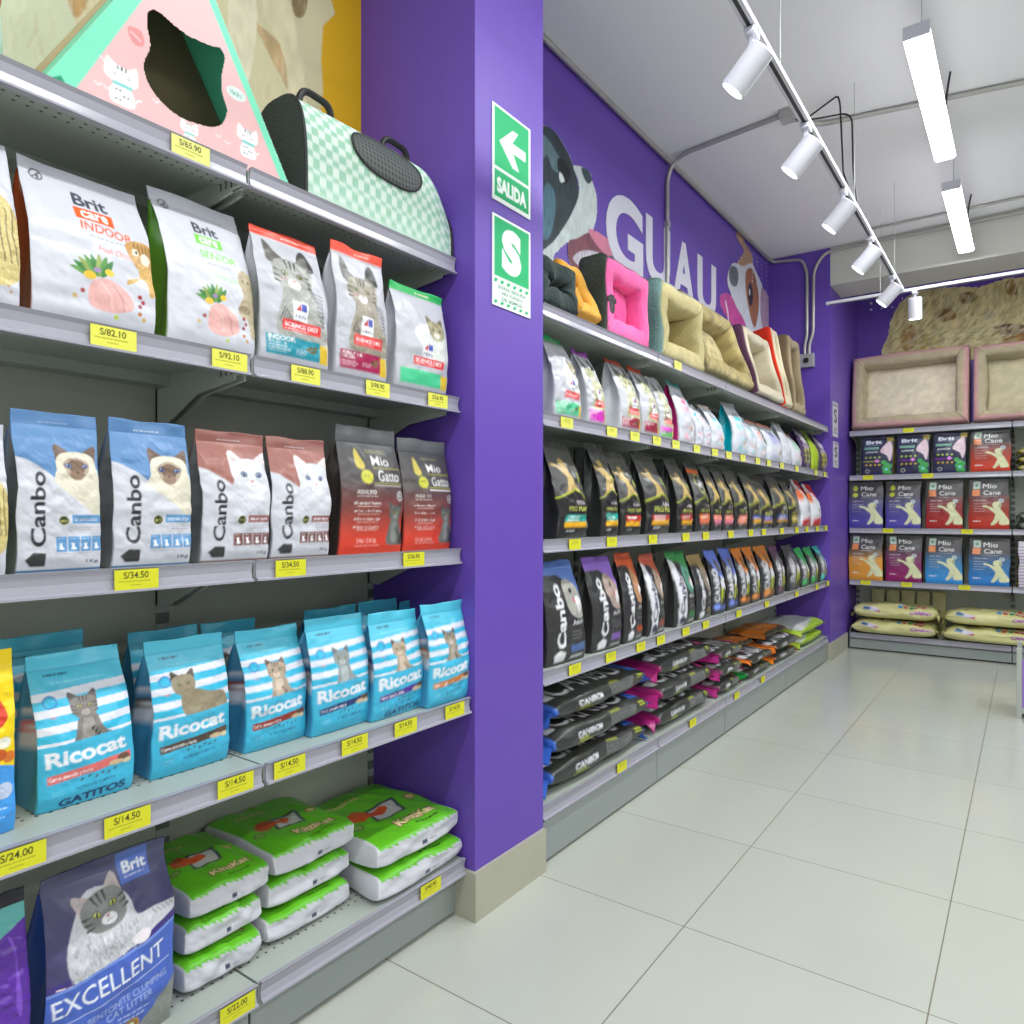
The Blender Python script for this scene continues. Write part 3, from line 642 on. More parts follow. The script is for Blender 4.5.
def a_whitebag(n, A, accent, acc2, sealc=None, side=None):
    a = Art(n, A, (208, 211, 220)); y = lambda t: t*A
    a.rect(0, y(.93), 1, A, sealc or (214, 216, 222)); a.text('Brit', .3, y(.72), .36, .1, (70, 76, 90), bold=.03); a.rect(.3, y(.63), .64, y(.71), accent)
    a.lines(.2, y(.54), .6, 2, .07, accent, th=.035, seed=3); a.lines(.2, y(.3), .6, 2, .08, acc2, th=.03, seed=5)
    a.ell(.6, y(.24), .07, .05, (190, 150, 80)); a.ell(.35, y(.14), .12, .05, tuple(int((v+225)/2) for v in accent)); a.lines(.2, y(.08), .7, 1, 1, acc2, th=.03)
    return a
def a_spotty(n, A, base, acc):
    a = Art(n, A, base); y = lambda t: t*A
    a.poly([(.1, y(.95)), (.5, y(.8)), (.8, y(.9)), (.7, y(.6)), (.3, y(.62))], (206, 206, 214), fur=.3)
    for k in range(3):
        for j in range(3): a.ell(.25+.26*j, y(.2+.12*k), .09, .06, acc)
    a.lines(.15, y(.5), .7, 1, 1, (226, 200, 230), th=.05); a.ring(.5, y(.1), .14, .04, (220, 220, 226), base)
    return a
def a_redwhite(n, A):
    a = Art(n, A, (222, 224, 230)); y = lambda t: t*A
    a.poly([(.2, A), (1, A), (1, y(.7)), (.6, y(.66))], (212, 44, 40)); a.blob([(.0, y(.8)), (.3, y(.76)), (.3, y(.6)), (0, y(.56))], (220, 110, 60), fur=.2)
    a.poly([(.1, 0), (.9, 0), (.7, y(.2)), (.1, y(.16))], (216, 44, 44)); a.lines(.4, y(.4), .4, 2, .08, (90, 110, 130), th=.03); return a
def a_sackdark(n, A, acc, ft):
    a = Art(n, A, (54, 56, 52)); f, t = FT(A, ft); h = ft*A
    a.text('CANBO', .1, t(.08), .7, (t(.5)-t(.08)), (226, 226, 232), bold=.0); a.poly([(.03, t(.12)), (.09, t(.1)), (.09, t(.3)), (.02, t(.28))], (226, 226, 232))
    a.rect(.84, t(.06), .97, t(.4), acc); a.lines(.2, t(.8), .5, 2, .06, (150, 150, 150))
    a.text('CANBO', .2, f(.48), .22, h*.24, (228, 228, 234), bold=.04); a.poly([(.41, f(.5)), (.44, f(.5)), (.44, f(.7)), (.4, f(.66))], (228, 228, 234))
    a.rect(.21, f(.37), .31, f(.43), (196, 206, 50)); a.rect(.2, f(.24), .36, f(.31), (196, 206, 50)); a.text('Cordero', .38, f(.22), .16, h*.12, (220, 220, 226)); a.lines(.2, f(.12), .3, 1, 1, (190, 190, 190), th=.01)
    a.rect(.54, f(.35), .84, f(.85), (112, 114, 112)); a.lines(.55, f(.8), .28, 5, h*.09, (80, 82, 80), th=.008)
    a.rect(.55, f(.9), .66, f(.95), (196, 206, 50)); a.rect(.88, f(.8), .96, f(.86), (196, 206, 50)); a.rect(.88, f(.66), .96, f(.72), (196, 206, 50))
    a.line([(.05, f(.06)), (.95, f(.08))], .008, (150, 160, 120)); a.rect(0, 0, .012, A, acc); a.rect(.988, 0, 1, A, acc)
    return a
def a_sackbeige(n, A, ft):
    B = (212, 208, 146); a = Art(n, A, B); f, t = FT(A, ft)
    a.ring(.3, t(.3), .08, .016, (70, 66, 60), B); a.ell(.1, t(.4), .05, .025, (170, 120, 180))
    for k, c in enumerate(((60, 140, 190), (190, 80, 60), (50, 140, 80), (180, 60, 60), (190, 60, 80))): a.rect(.55+.065*k, t(.05), .6+.065*k, t(.4), c); a.ell(.575+.065*k, t(.2), .02, .03, (220, 220, 200))
    a.poly([(.1, f(.8)), (.13, t(.06)), (.32, f(.8)), (.32, f(.55)), (.22, f(.6))], (206, 200, 216)); a.poly([(.11, f(.8)), (.13, t(.05)), (.21, f(.9)), (.19, f(.7))], (60, 110, 140)); a.poly([(.25, f(.65)), (.33, f(.7)), (.32, f(.55))], (190, 50, 80))
    a.text('CANINO', .7, f(.52), .26, .06, (150, 70, 170), slant=.3, bold=.06); a.lines(.1, t(.8), .7, 3, .05, (176, 170, 110))
    return a
def a_plain(n, A, c, c2=None, f=.0):
    a = Art(n, A, c)
    if f: a.rect(0, 0, 1, A, c, fur=f, ff=14)
    if c2: a.rect(0, .7*A, 1, A, c2)
    return a
# ================================================================== the room
WX = -1.77; PX = -1.288; ZC = 3.31; YB = 7.24
PY0, PY1 = 1.591, 1.945
def struct(name, mb, m): o = mb.build(name, m); tag(o, kind='structure'); return o
def floor_mat():
    m = mat('glossy_porcelain_tile', (206, 210, 200), .16, spec=.5); nt = m.node_tree; b = nt.nodes['Principled BSDF']; L = nt.links.new
    tc = nt.nodes.new('ShaderNodeTexCoord'); sp = nt.nodes.new('ShaderNodeSeparateXYZ'); L(tc.outputs['Object'], sp.inputs[0])
    def mth(op, a, v=None, v2=None):
        n = nt.nodes.new('ShaderNodeMath'); n.operation = op
        if isinstance(a, (int, float)): n.inputs[0].default_value = a
        else: L(a, n.inputs[0])
        if v is not None:
            if isinstance(v, (int, float)): n.inputs[1].default_value = v
            else: L(v, n.inputs[1])
        return n.outputs[0]
    ds = []
    for ax, off in ((0, .19), (1, -1.315)):
        s = mth('DIVIDE', mth('ADD', sp.outputs[ax], off+60), .6)
        fr = mth('FRACT', s); d = mth('MINIMUM', fr, mth('SUBTRACT', 1., fr)); ds.append((d, mth('FLOOR', s)))
    g = mth('LESS_THAN', mth('MINIMUM', ds[0][0], ds[1][0]), .0028)
    wn = nt.nodes.new('ShaderNodeTexWhiteNoise'); cb = nt.nodes.new('ShaderNodeCombineXYZ'); L(ds[0][1], cb.inputs[0]); L(ds[1][1], cb.inputs[1]); L(cb.outputs[0], wn.inputs['Vector'])
    no = nt.nodes.new('ShaderNodeTexNoise'); no.inputs['Scale'].default_value = 2.2; no.inputs['Detail'].default_value = 5; L(tc.outputs['Object'], no.inputs['Vector'])
    k = mth('ADD', mth('MULTIPLY', wn.outputs['Value'], .35), mth('MULTIPLY', no.outputs['Fac'], .65))
    mx = nt.nodes.new('ShaderNodeMix'); mx.data_type = 'RGBA'; mx.inputs[6].default_value = (*lin((184, 188, 176)), 1); mx.inputs[7].default_value = (*lin((194, 197, 187)), 1); L(k, mx.inputs[0])
    m2 = nt.nodes.new('ShaderNodeMix'); m2.data_type = 'RGBA'; L(g, m2.inputs[0]); L(mx.outputs[2], m2.inputs[6]); m2.inputs[7].default_value = (*lin((120, 116, 100)), 1)
    L(m2.outputs[2], b.inputs['Base Color'])
    rr = mth('ADD', mth('MULTIPLY', g, .4), .17); L(rr, b.inputs['Roughness'])
    return m
XR = 4.6; YF = -3.2
struct('floor', MB().box(WX-.15, XR, YF, YB+.15, -.1, 0), floor_mat())
struct('ceiling', MB().box(WX-.15, XR, YF, YB+.15, ZC, ZC+.1), M['ceil'])
struct('wall_left', MB().box(WX-.15, WX, YF, YB, 0, ZC), M['purple'])
struct('wall_back', MB().box(WX-.15, XR, YB, YB+.15, 0, ZC), M['purple'])
struct('wall_pillar', MB().box(WX, PX, PY0, PY1, 0, ZC), M['purple'])
struct('wall_corner_pillar', MB().box(WX, PX, 6.116, YB, 0, ZC), M['purple'])
struct('wall_right', MB().box(XR, XR+.15, YF, YB+.15, 0, ZC), M['wallw'])
struct('trim_ceiling_beam', MB().box(PX, XR, 6.116, 6.52, 3.006, ZC), M['beam'])
struct('baseboard_pillar', MB().prism([(WX+.1, PY0-.012), (PX+.012, PY0-.012), (PX+.012, PY1), (PX, PY1), (PX, PY0), (WX+.1, PY0)], 0, .14, 'z'), M['skirt'])
struct('baseboard_corner_pillar', MB().prism([(-1.43, 6.104), (PX+.012, 6.104), (PX+.012, 6.74), (PX, 6.74), (PX, 6.116), (-1.43, 6.116)], 0, .14, 'z'), M['skirt'])

# ================================================================== shelving units
def holes_mat():
    """painted steel shelf with rows of small punched holes near the front edge"""
    m = mat('grey_punched_shelf', (176, 184, 176), .4, .0, .5); nt = m.node_tree; b = nt.nodes['Principled BSDF']; L = nt.links.new
    tc = nt.nodes.new('ShaderNodeTexCoord'); sp = nt.nodes.new('ShaderNodeSeparateXYZ'); L(tc.outputs['Object'], sp.inputs[0])
    def mth(op, a, v=None):
        n = nt.nodes.new('ShaderNodeMath'); n.operation = op; L(a, n.inputs[0]) if not isinstance(a, float) else setattr(n.inputs[0], 'default_value', a)
        if v is not None: (L(v, n.inputs[1]) if not isinstance(v, float) else setattr(n.inputs[1], 'default_value', v))
        return n.outputs[0]
    def cell(o, p, w): return mth('LESS_THAN', mth('ABSOLUTE', mth('SUBTRACT', mth('FRACT', mth('DIVIDE', o, p)), .5)), w)
    rows = mth('LESS_THAN', mth('ABSOLUTE', mth('SUBTRACT', sp.outputs[1], .07)), .03)
    g = mth('MULTIPLY', mth('MULTIPLY', cell(sp.outputs[0], .022, .13), cell(sp.outputs[1], .02, .13)), rows)
    mx = nt.nodes.new('ShaderNodeMix'); mx.data_type = 'RGBA'; L(g, mx.inputs[0]); mx.inputs[6].default_value = (*lin((174, 182, 174)), 1); mx.inputs[7].default_value = (*lin((40, 42, 38)), 1)
    L(mx.outputs[2], b.inputs['Base Color']); return m
M['holes'] = holes_mat()
def slots_mat():
    m = mat('slotted_upright_enamel', (176, 182, 174), .42); nt = m.node_tree; b = nt.nodes['Principled BSDF']
    tc = nt.nodes.new('ShaderNodeTexCoord'); sp = nt.nodes.new('ShaderNodeSeparateXYZ'); nt.links.new(tc.outputs['Object'], sp.inputs[0])
    a = nt.nodes.new('ShaderNodeMath'); a.operation = 'DIVIDE'; nt.links.new(sp.outputs[2], a.inputs[0]); a.inputs[1].default_value = .05
    f = nt.nodes.new('ShaderNodeMath'); f.operation = 'FRACT'; nt.links.new(a.outputs[0], f.inputs[0])
    g = nt.nodes.new('ShaderNodeMath'); g.operation = 'LESS_THAN'; nt.links.new(f.outputs[0], g.inputs[0]); g.inputs[1].default_value = .55
    mx = nt.nodes.new('ShaderNodeMix'); mx.data_type = 'RGBA'; nt.links.new(g.outputs[0], mx.inputs[0]); mx.inputs[6].default_value = (*lin((176, 182, 174)), 1); mx.inputs[7].default_value = (*lin((110, 114, 108)), 1)
    nt.links.new(mx.outputs[2], b.inputs['Base Color']); return m
M['slots'] = slots_mat()
def unit(loc, rz, bays, levels, depth, label, top, kick_z, group=None):
    """levels: (z of the shelf top, how far its edge stands in front of the kick plate)"""
    o = empty('shelving_unit', loc, rz); tag(o, label, 'shelving unit', group)
    for i, (a, b) in enumerate(zip(bays, bays[1:])):
        g = .003
        mb = MB().box(a+g, b-g, depth, depth+.02, .02, top)
        for zz in np.arange(.45, top, .33): mb.box(a+.03, b-.03, depth-.0015, depth, zz, zz+.004)
        mb.build('back_panel', M['backm'], o)
        MB().box(a+g, b-g, .0, .018, .012, kick_z).build('kick_panel', M['kick'], o)
        for li, (z, fo) in enumerate(levels):
            f = -fo
            s = MB().box(a+g, b-g, f+.012, depth, z-.006, z)
            s.box(a+g, b-g, f+.012, f+.022, z-.034, z-.006).box(a+g, b-g, f+.03, f+.1, z-.016, z-.006)
            s.box(a+g, b-g, depth-.06, depth-.01, z-.03, z-.006)
            s.box(a+g, a+g+.008, f+.02, depth, z-.034, z-.006).box(b-g-.008, b-g, f+.02, depth, z-.034, z-.006)
            sh = s.build('shelf', M['holes'], o)
            C = [(f, z+.004), (f+.012, z+.004), (f+.012, z-.041), (f-.002, z-.041), (f-.002, z-.037), (f+.005, z-.034), (f+.008, z-.019), (f+.005, z-.003)]
            MB().prism(C, a+g+.002, b-g-.002, 'x').build('price_channel', M['chan'], sh)
            if li:
                for x in (a+.012, b-.012):
                    MB().prism([(f+.05, z-.034), (depth, z-.034), (depth, z-.12), (depth-.05, z-.12), (f+.2, z-.062), (f+.05, z-.045)], x-.003, x+.003, 'x').build('bracket', M['metal'], sh)
    for x in bays:
        u_ = MB().box(x-.015, x+.015, depth-.008, depth+.03, 0, top+.01)
        u_.build('upright', M['slots'], o)
    return o
LREF = -1.353
LL = [(.170, .040), (.638, .058), (1.065, .023), (1.503, .016), (1.910, .002)]      # lowest to highest
unit((LREF, 0, 0), R(90), [-.2, .903, 1.588], LL, .363, 'near grey steel shelving unit of cat food left of the purple pillar', 2.05, .118)
GREF = -1.305
GL = [(.195, .012), (.640, .012), (1.080, .012), (1.502, .012), (1.864, .012)]
unit((GREF, 0, 0), R(90), [1.955, 2.866, 3.716, 4.87, 6.095], GL, .411, 'long grey steel shelving unit of dog food beyond the purple pillar', 1.95, .143)
BREF = 6.775
BL_ = [(.140, .018), (.600, .018), (1.050, .018), (1.506, .018), (1.892, .018)]
unit((0, BREF, 0), 0, [-1.272, -.105, 1.065], BL_, .40, 'grey steel shelving unit along the back wall under the beige dog beds', 1.95, .09)
LIP = {'L': [LREF+f for z, f in LL], 'G': [GREF+f for z, f in GL]}
LZ = {'L': [z for z, f in LL], 'G': [z for z, f in GL], 'B': [z for z, f in BL_]}
BY = BREF-.018

def stand(un, lev, p0, p1, pt, D, gap, fn, label, cat, group=None, side=(200, 200, 200), hmax=None, lab=True, dn=1.2, mt='film', yaw=0., name='food_bag', H=None, **k):
    """a standing bag whose front's foot runs between two picture columns on its shelf, its top at picture row pt"""
    z = LZ[un][lev]
    if un == 'B':
        Y = BY+gap; x0, x1 = xY(p0, Y), xY(p1, Y); W = x1-x0-.006; xc = (x0+x1)/2; yc = Y+D/2
        Ht = H or zat(pt, xc, yc)-z
        loc = (xc, yc, z+.001); rz = yaw
    else:
        X = LIP[un][lev]-gap; y0, y1 = yX(p0, X), yX(p1, X); W = y1-y0-(.002 if un == 'L' else .006); yc = (y0+y1)/2; xc = X-D/2
        Ht = H or zat(pt, xc, yc)-z
        loc = (xc, yc, z+.001); rz = R(90)+yaw
    if lev < 4: Ht = min(Ht, LZ[un][lev+1]-.051-z)
    n = max(16, int((p1-p0)*dn)); A = Ht/W
    return pouch(name, fn(n, A), W, Ht, D, loc, rz, label, cat, group, side=side, mt=mt, **k)

# ------------------------------------------------------------------ near unit, second shelf from the top: white cat food
def back_img(c1, c2, seed=1):
    a = Art(8, 4., c1); a.lines(.15, 3.6, .7, 24, .13, c2, th=.03, seed=seed); return a.out()[0]
G_ = 'white cat food pouches on the upper shelf of the near unit'
stand('L', 3, -66, 22, 130, .09, .02, lambda n, A: a_britcare(n, A, (70, 180, 170), 'KITTEN', 'Fresh Lamb', 'big'), 'white pouch with striped tabby cut off at the left picture edge', 'pet food bag', G_, side=(60, 150, 150), lean=.03)
stand('L', 3, 33, 157, 172, .10, .02, lambda n, A: a_britcare(n, A, (240, 98, 36), 'INDOOR', 'Fresh Chicken', 'kitten'), 'white indoor cat food pouch with orange lettering and orange side gusset', 'pet food bag', G_, side=(196, 84, 30), lean=.045)
stand('L', 3, 169, 257, 199, .10, .02, lambda n, A: a_britcare(n, A, (130, 214, 84), 'SENIOR', 'Fresh Lamb', 'long'), 'white senior cat food pouch with green lettering and green side gusset', 'pet food bag', G_, side=(96, 160, 50), lean=.045)
stand('L', 3, 262, 330, 235, .09, .012, lambda n, A: a_hills(n, A, (40, 150, 170), 'INDOOR', 'ADULT 1-6'), 'white pouch with orange top, tabby face and teal indoor panel', 'pet food bag', G_, side=GREY, lean=.02)
stand('L', 3, 337, 388, 252, .09, .012, lambda n, A: a_hills(n, A, (170, 36, 84), 'ADULT 1-6', 'CHICKEN', furc=(160, 152, 136)), 'white pouch with orange top, tabby cat and dark red adult panel', 'pet food bag', G_, side=GREY)
stand('L', 3, 397, 448, 292, .09, .012, lambda n, A: a_hills(n, A, (80, 206, 150), None, None, face=False, sealc=(50, 180, 96)), 'short white pouch with green top strip at the pillar end of the shelf', 'pet food bag', G_, side=GREY)
# middle shelf
G_ = 'cat food bags on the middle shelf of the near unit'; SI = back_img((150, 152, 156), (90, 92, 96))
stand('L', 2, -62, 8, 425, .09, .03, lambda n, A: a_britcare(n, A, (60, 160, 70), 'ADULT', 'Fresh Salmon', 'big', meat=(226, 150, 120)), 'green edged cat food bag cut off at the left edge of the middle shelf', 'pet food bag', G_, side=(60, 150, 70))
BB = dict(top=(94, 140, 190), dark=(72, 112, 158), lab=(100, 156, 206))
PP = dict(top=(162, 104, 94), dark=(122, 76, 70), lab=(150, 96, 92))
stand('L', 2, 18, 103, 414, .10, .03, lambda n, A: a_canbo(n, A, **BB), 'left of the two blue and white cat food bags with a siamese face', 'pet food bag', G_, side_img=SI, back=(80, 110, 150))
stand('L', 2, 114, 192, 423, .10, .03, lambda n, A: a_canbo(n, A, **BB), 'right of the two blue and white cat food bags with a siamese face', 'pet food bag', G_, side_img=SI, back=(80, 110, 150))
stand('L', 2, 203, 270, 433, .10, .03, lambda n, A: a_canbo(n, A, furk='white', **PP), 'brown and white bag with white kitten, beside the blue siamese bag', 'pet food bag', G_, side_img=SI, back=(120, 80, 76))
stand('L', 2, 273, 331, 440, .10, .03, lambda n, A: a_canbo(n, A, furk='white', **PP), 'brown and white bag with white kitten, beside the grey and orange bag', 'pet food bag', G_, side_img=SI, back=(120, 80, 76))
stand('L', 2, 341, 403, 429, .10, .03, a_miogatto, 'left of the two grey fading to orange cat food bags', 'pet food bag', G_, side=(66, 56, 54), seal=.13, crumple=.8)
stand('L', 2, 405, 452, 440, .10, .03, a_miogatto, 'right of the two grey fading to orange cat food bags, nearest the pillar', 'pet food bag', G_, side=(66, 56, 54), seal=.13, crumple=.8)
# shelf below: blue striped bags, two deep
G_ = 'blue and white striped cat food bags on the near unit'
def a_yellow(n, A):
    a = Art(n, A, (250, 216, 20)); a.poly([(0, .42*A), (.4, .45*A), (1, .36*A), (1, 0), (0, 0)], (70, 160, 236)); a.text('Gati', .1, .6*A, .7, .18, (210, 40, 30), bold=.05) if False else a.blob([(.1, .62*A), (.3, .8*A), (.7, .78*A), (.9, .64*A), (.7, .56*A), (.3, .55*A)], (216, 60, 30))
    for cx, cy, c in ((.86, .5, (240, 236, 220)), (.92, .42, (220, 120, 40)), (.8, .44, (200, 90, 30)), (.7, .5, (230, 160, 60))): a.ell(cx, cy*A, .09, .08, c)
    a.ell(.85, .24*A, .12, .12, (200, 214, 240)); a.lines(.2, .14*A, .7, 3, .06, (220, 232, 250)); return a
stand('L', 1, -72, 17, 652, .09, .07, a_yellow, 'yellow and blue cat food bag at the left edge of the striped bag shelf', 'pet food bag', side=(240, 200, 20))
RC = [(38, 135, 652, (222, 110, 106), (128, 122, 116), (96, 88, 84), (60, 58, 56), 'sit', 'coral band and grey kitten looking up'),
      (153, 230, 636, (88, 70, 58), (150, 138, 112), (90, 80, 66), None, 'lie', 'dark brown band and crouching beige cat'),
      (247, 308, 627, (152, 52, 36), (186, 166, 146), (120, 96, 80), (110, 86, 70), 'sit', 'rust red band and cream kitten'),
      (314, 371, 616, (40, 60, 120), (150, 158, 160), (110, 116, 118), None, 'sit', 'navy band and slim blue grey cat'),
      (373, 424, 611, (84, 48, 140), (186, 168, 146), (96, 84, 74), (130, 112, 96), 'sit', 'purple band, leaning against its neighbour'),
      (430, 470, 602, (206, 120, 36), (156, 146, 130), (90, 82, 72), (52, 48, 44), 'sit', 'orange band and tabby, nearest the pillar')]
for i, (a_, b_, t_, band, fur, dk, st, pose, dsc) in enumerate(RC):
    sd = Art(8, 4., (72, 150, 190)); sd.rect(0, 1.7, 1, 2.1, (226, 226, 234)); sd.rect(0, 2.1, 1, 2.5, band); sd.rect(0, 2.7, 1, 2.9, (226, 226, 234)); sd.rect(.2, 2.2, .8, 2.4, (235, 235, 235))
    stand('L', 1, a_, b_, t_, .11, (.1, .1, .09, .064, .044, .014)[i], lambda n, A: a_ricocat(n, A, band, fur, dk, stripe=st, pose=pose, foot=i in (0, 4)), 'front row blue and white striped bag with '+dsc, 'pet food bag', G_, side_img=sd.out()[0], back=(70, 160, 200), seal=.1, yaw=(.0, 0, 0, 0, .04, 0)[i], lean=(.03, 0, .008, 0, 0, 0)[i])
G2 = 'second row of striped cat food bags on the near unit'
for i, (a_, b_, t_, wh) in enumerate([(-6, 92, 633, 'behind the coral banded one'), (134, 204, 628, 'behind the dark brown banded one'), (207, 262, 620, 'behind the rust banded one'), (310, 362, 607, 'behind the navy banded one'), (365, 404, 600, 'behind the purple banded one'), (406, 440, 599, 'behind the orange banded one')]):
    band = RC[i][3]
    stand('L', 1, a_, b_, t_, .10, .1+.125, lambda n, A: a_ricocat(n, A, band, RC[i][4], RC[i][5]), 'second row blue striped cat food bag half hidden '+wh, 'pet food bag', G2, side=(74, 150, 186), seal=.1, dn=.9)
# lowest shelf: litter
def a_purple(n, A):
    a = Art(n, A, (92, 44, 160)); a.rect(0, .93*A, 1, A, (30, 28, 40)); a.poly([(0, .9*A), (0, .72*A), (1, .86*A), (1, .93*A), (0, .93*A)], (96, 176, 172)); a.poly([(0, .0), (1, 0), (1, .34*A), (.5, .2*A), (0, .1*A)], (168, 120, 216))
    a.blob([(.7, .8*A), (.8, .7*A), (.75, .5*A), (.85, .45*A), (.8, .75*A)], (130, 80, 200)); return a
stand('L', 0, -36, 31, 893, .10, .05, a_purple, 'purple bag with teal top cut off at the lower left picture corner', 'litter bag', side=(70, 30, 120))
stand('L', 0, 45, 174, 853, .13, .05, a_excellent, 'tall blue bag of clumping cat litter with a reclining tabby', 'litter bag', side=(56, 96, 176), back=(50, 80, 170), crumple=1.5, seal=.07)
Z0 = LZ['L'][0]; BP = LREF-.363
for si, (y0, y1, xf, cnt, T, W, nm) in enumerate([(.785, .975, -1.39, 3, .073, .29, 'left stack beside the tall blue bag'), (.995, 1.235, -1.40, 3, .073, .30, 'middle stack'), (1.262, 1.578, -1.322, 2, .078, .36, 'wide stack beside the pillar')]):
    for k_ in range(cnt):
        pos = ['bottom', 'middle', 'top'][k_] if cnt == 3 else ['lower', 'upper'][k_]
        ar = a_kitti(150 if si == 2 else 110, *girth(y1-y0, W, T-.006))
        sack('litter_bag', ar, (y1-y0), W, T-.006, (xf-W/2-.01*(k_ % 2), (y0+y1)/2+.008*(k_-1)*(1 if si < 2 else 0), Z0+.0045+k_*T), R(90), 'green and white cat litter bag, %s of the %s' % (pos, nm), 'litter bag', 'green and white litter bags lying on the lowest shelf', n1=7., crumple=.8, flare=0, taper=.25)

# ------------------------------------------------------------------ long unit
ORD = ['first', 'second', 'third', 'fourth', 'fifth', 'sixth', 'seventh', 'eighth', 'ninth', 'tenth', 'eleventh', 'twelfth', 'thirteenth', 'fourteenth', 'fifteenth', 'sixteenth', 'seventeenth', 'eighteenth', 'nineteenth', 'twentieth', 'twenty-first', 'twenty-second']
def row(un, lev, items, shelf, group, D=.10, gap=.03, seal=.08, noun='pet food bag'):
    for i, (p0, p1, pt, fn, side, dsc) in enumerate(items):
        stand(un, lev, p0, p1, pt, D, gap, fn, '%s, %s from left on %s' % (dsc, ORD[i], shelf), noun, group, side=side, dn=1.6, seal=seal, yaw=random.Random(i*7+lev).uniform(-.06, .06), crumple=1.9 if lev > 1 else 1.4, lean=.05 if lev > 1 else .03, top=random.Random(i*5+lev).uniform(.84, .95))
H_ = lambda lab, sl, face=True, lab2=None: (lambda n, A: a_hills(n, A, lab, 'ADULT', 'DOG', face=face, sealc=sl, furc=(196, 196, 160), lab2=lab2))
Wb = lambda ac, a2, sl=None: (lambda n, A: a_whitebag(n, A, ac, a2, sl))
w = (212, 214, 222)
row('G', 3, [(556, 582, 326, H_((80, 206, 150), (60, 190, 110), False), w, 'white bag with green top strip'),
 (589, 607, 350, H_((226, 60, 200), (176, 70, 200)), w, 'white bag with purple top and magenta panel'),
 (621, 642, 349, H_((166, 44, 70), (230, 70, 50)), w, 'white bag with orange top, wine red panel'),
 (643, 661, 358, H_((166, 44, 70), (236, 80, 40)), w, 'white bag with orange top beside its twin'),
 (662, 674, 376, H_((226, 90, 210), (214, 214, 220), True, (70, 190, 60)), w, 'white bag with magenta over green panel'),
 (680, 696, 371, Wb((240, 110, 150), (230, 170, 180), (60, 170, 170)), (196, 40, 120), 'tall white bag with magenta gusset'),
 (697, 704, 399, Wb((60, 190, 210), (240, 120, 150), (70, 200, 220)), w, 'small white bag with turquoise top'),
 (704.5, 712, 405, Wb((240, 130, 160), (240, 120, 150)), w, 'small white bag with pink patch'),
 (713, 725, 405, Wb((110, 210, 226), (240, 150, 170), (224, 200, 190)), w, 'white bag with pale blue print'),
 (735, 748, 392, Wb((60, 200, 216), (150, 210, 226), (190, 196, 200)), (0, 176, 196), 'tall white bag with turquoise gusset'),
 (749, 758, 416, Wb((110, 200, 226), (226, 190, 180)), w, 'white bag with light blue stripe'),
 (758.6, 767, 420, Wb((240, 150, 120), (150, 210, 226), (236, 130, 90)), w, 'white bag with orange mark'),
 (769, 782, 424, Wb((110, 130, 210), (200, 210, 226), (236, 140, 110)), (60, 160, 90), 'rounded white bag with green edge'),
 (783.5, 792, 422, Wb((180, 190, 200), (190, 210, 216), (150, 170, 150)), w, 'white bag with greyish top'),
 (793, 802, 433, Wb((90, 190, 120), (220, 190, 200), (226, 140, 90)), (150, 60, 190), 'white bag with violet edge'),
 (803.5, 811, 426, lambda n, A: a_spotty(n, A, (70, 44, 90), (176, 190, 50)), (60, 40, 80), 'dark violet bag with lime spots'),
 (812, 819, 428, lambda n, A: a_plain(n, A, (170, 196, 40), (120, 150, 30)), (120, 150, 30), 'lime green bag'),
 (820, 827.5, 431, lambda n, A: a_spotty(n, A, (66, 50, 74), (200, 200, 60)), (60, 40, 60), 'dark bag with yellow spots')],
 'the white bag shelf', 'dog food bags on the upper shelf of the long unit')
P_ = lambda l1, l2=(236, 176, 30), **q: (lambda n, A: a_proplan(n, A, l1, l2, **q))
dk = (48, 50, 50)
row('G', 2, [(557, 590, 441, P_((40, 170, 156)), dk, 'black bag with teal and yellow panel'),
 (603, 620, 443, P_((40, 170, 156)), dk, 'black bag with teal panel'),
 (622, 642, 452, P_((196, 50, 40)), dk, 'black bag with red and yellow panel'),
 (646, 672, 454, P_((196, 50, 40)), dk, 'wide black bag with red panel'),
 (679, 694, 459, P_((200, 50, 44)), dk, 'black bag with red panel'),
 (697, 711, 461, P_((240, 120, 30), (226, 120, 90), emblem=True), dk, 'black bag with round lime emblem'),
 (713, 722.5, 465, P_((246, 140, 110), (226, 130, 160)), dk, 'black bag with salmon panel'),
 (724, 734, 467, P_((246, 140, 110), (236, 130, 150)), dk, 'black bag with salmon panel'),
 (736, 748, 470, P_((246, 140, 110), (246, 160, 130)), dk, 'black bag with salmon panel'),
 (751, 762, 472, P_((70, 90, 190)), dk, 'black bag with blue and yellow panel'),
 (763, 773, 480, P_((70, 90, 190)), dk, 'black bag with blue panel'),
 (776, 788, 476, P_((70, 90, 190)), dk, 'black bag with blue panel'),
 (790, 799, 481, P_((206, 190, 40), (206, 190, 40)), dk, 'black bag with yellow panel'),
 (801, 811, 480, a_redwhite, (200, 200, 206), 'red and white bag'),
 (813, 821, 484, a_redwhite, (200, 60, 50), 'red and white bag nearest the corner')],
 'the black bag shelf', 'dog food bags on the middle shelf of the long unit')
K_ = lambda t, im, **q: (lambda n, A: a_canbodark(n, A, t, im, **q))
Q_ = lambda t, im=(90, 90, 96): (lambda n, A: a_canbos(n, A, t, im))
SD = (58, 58, 58)
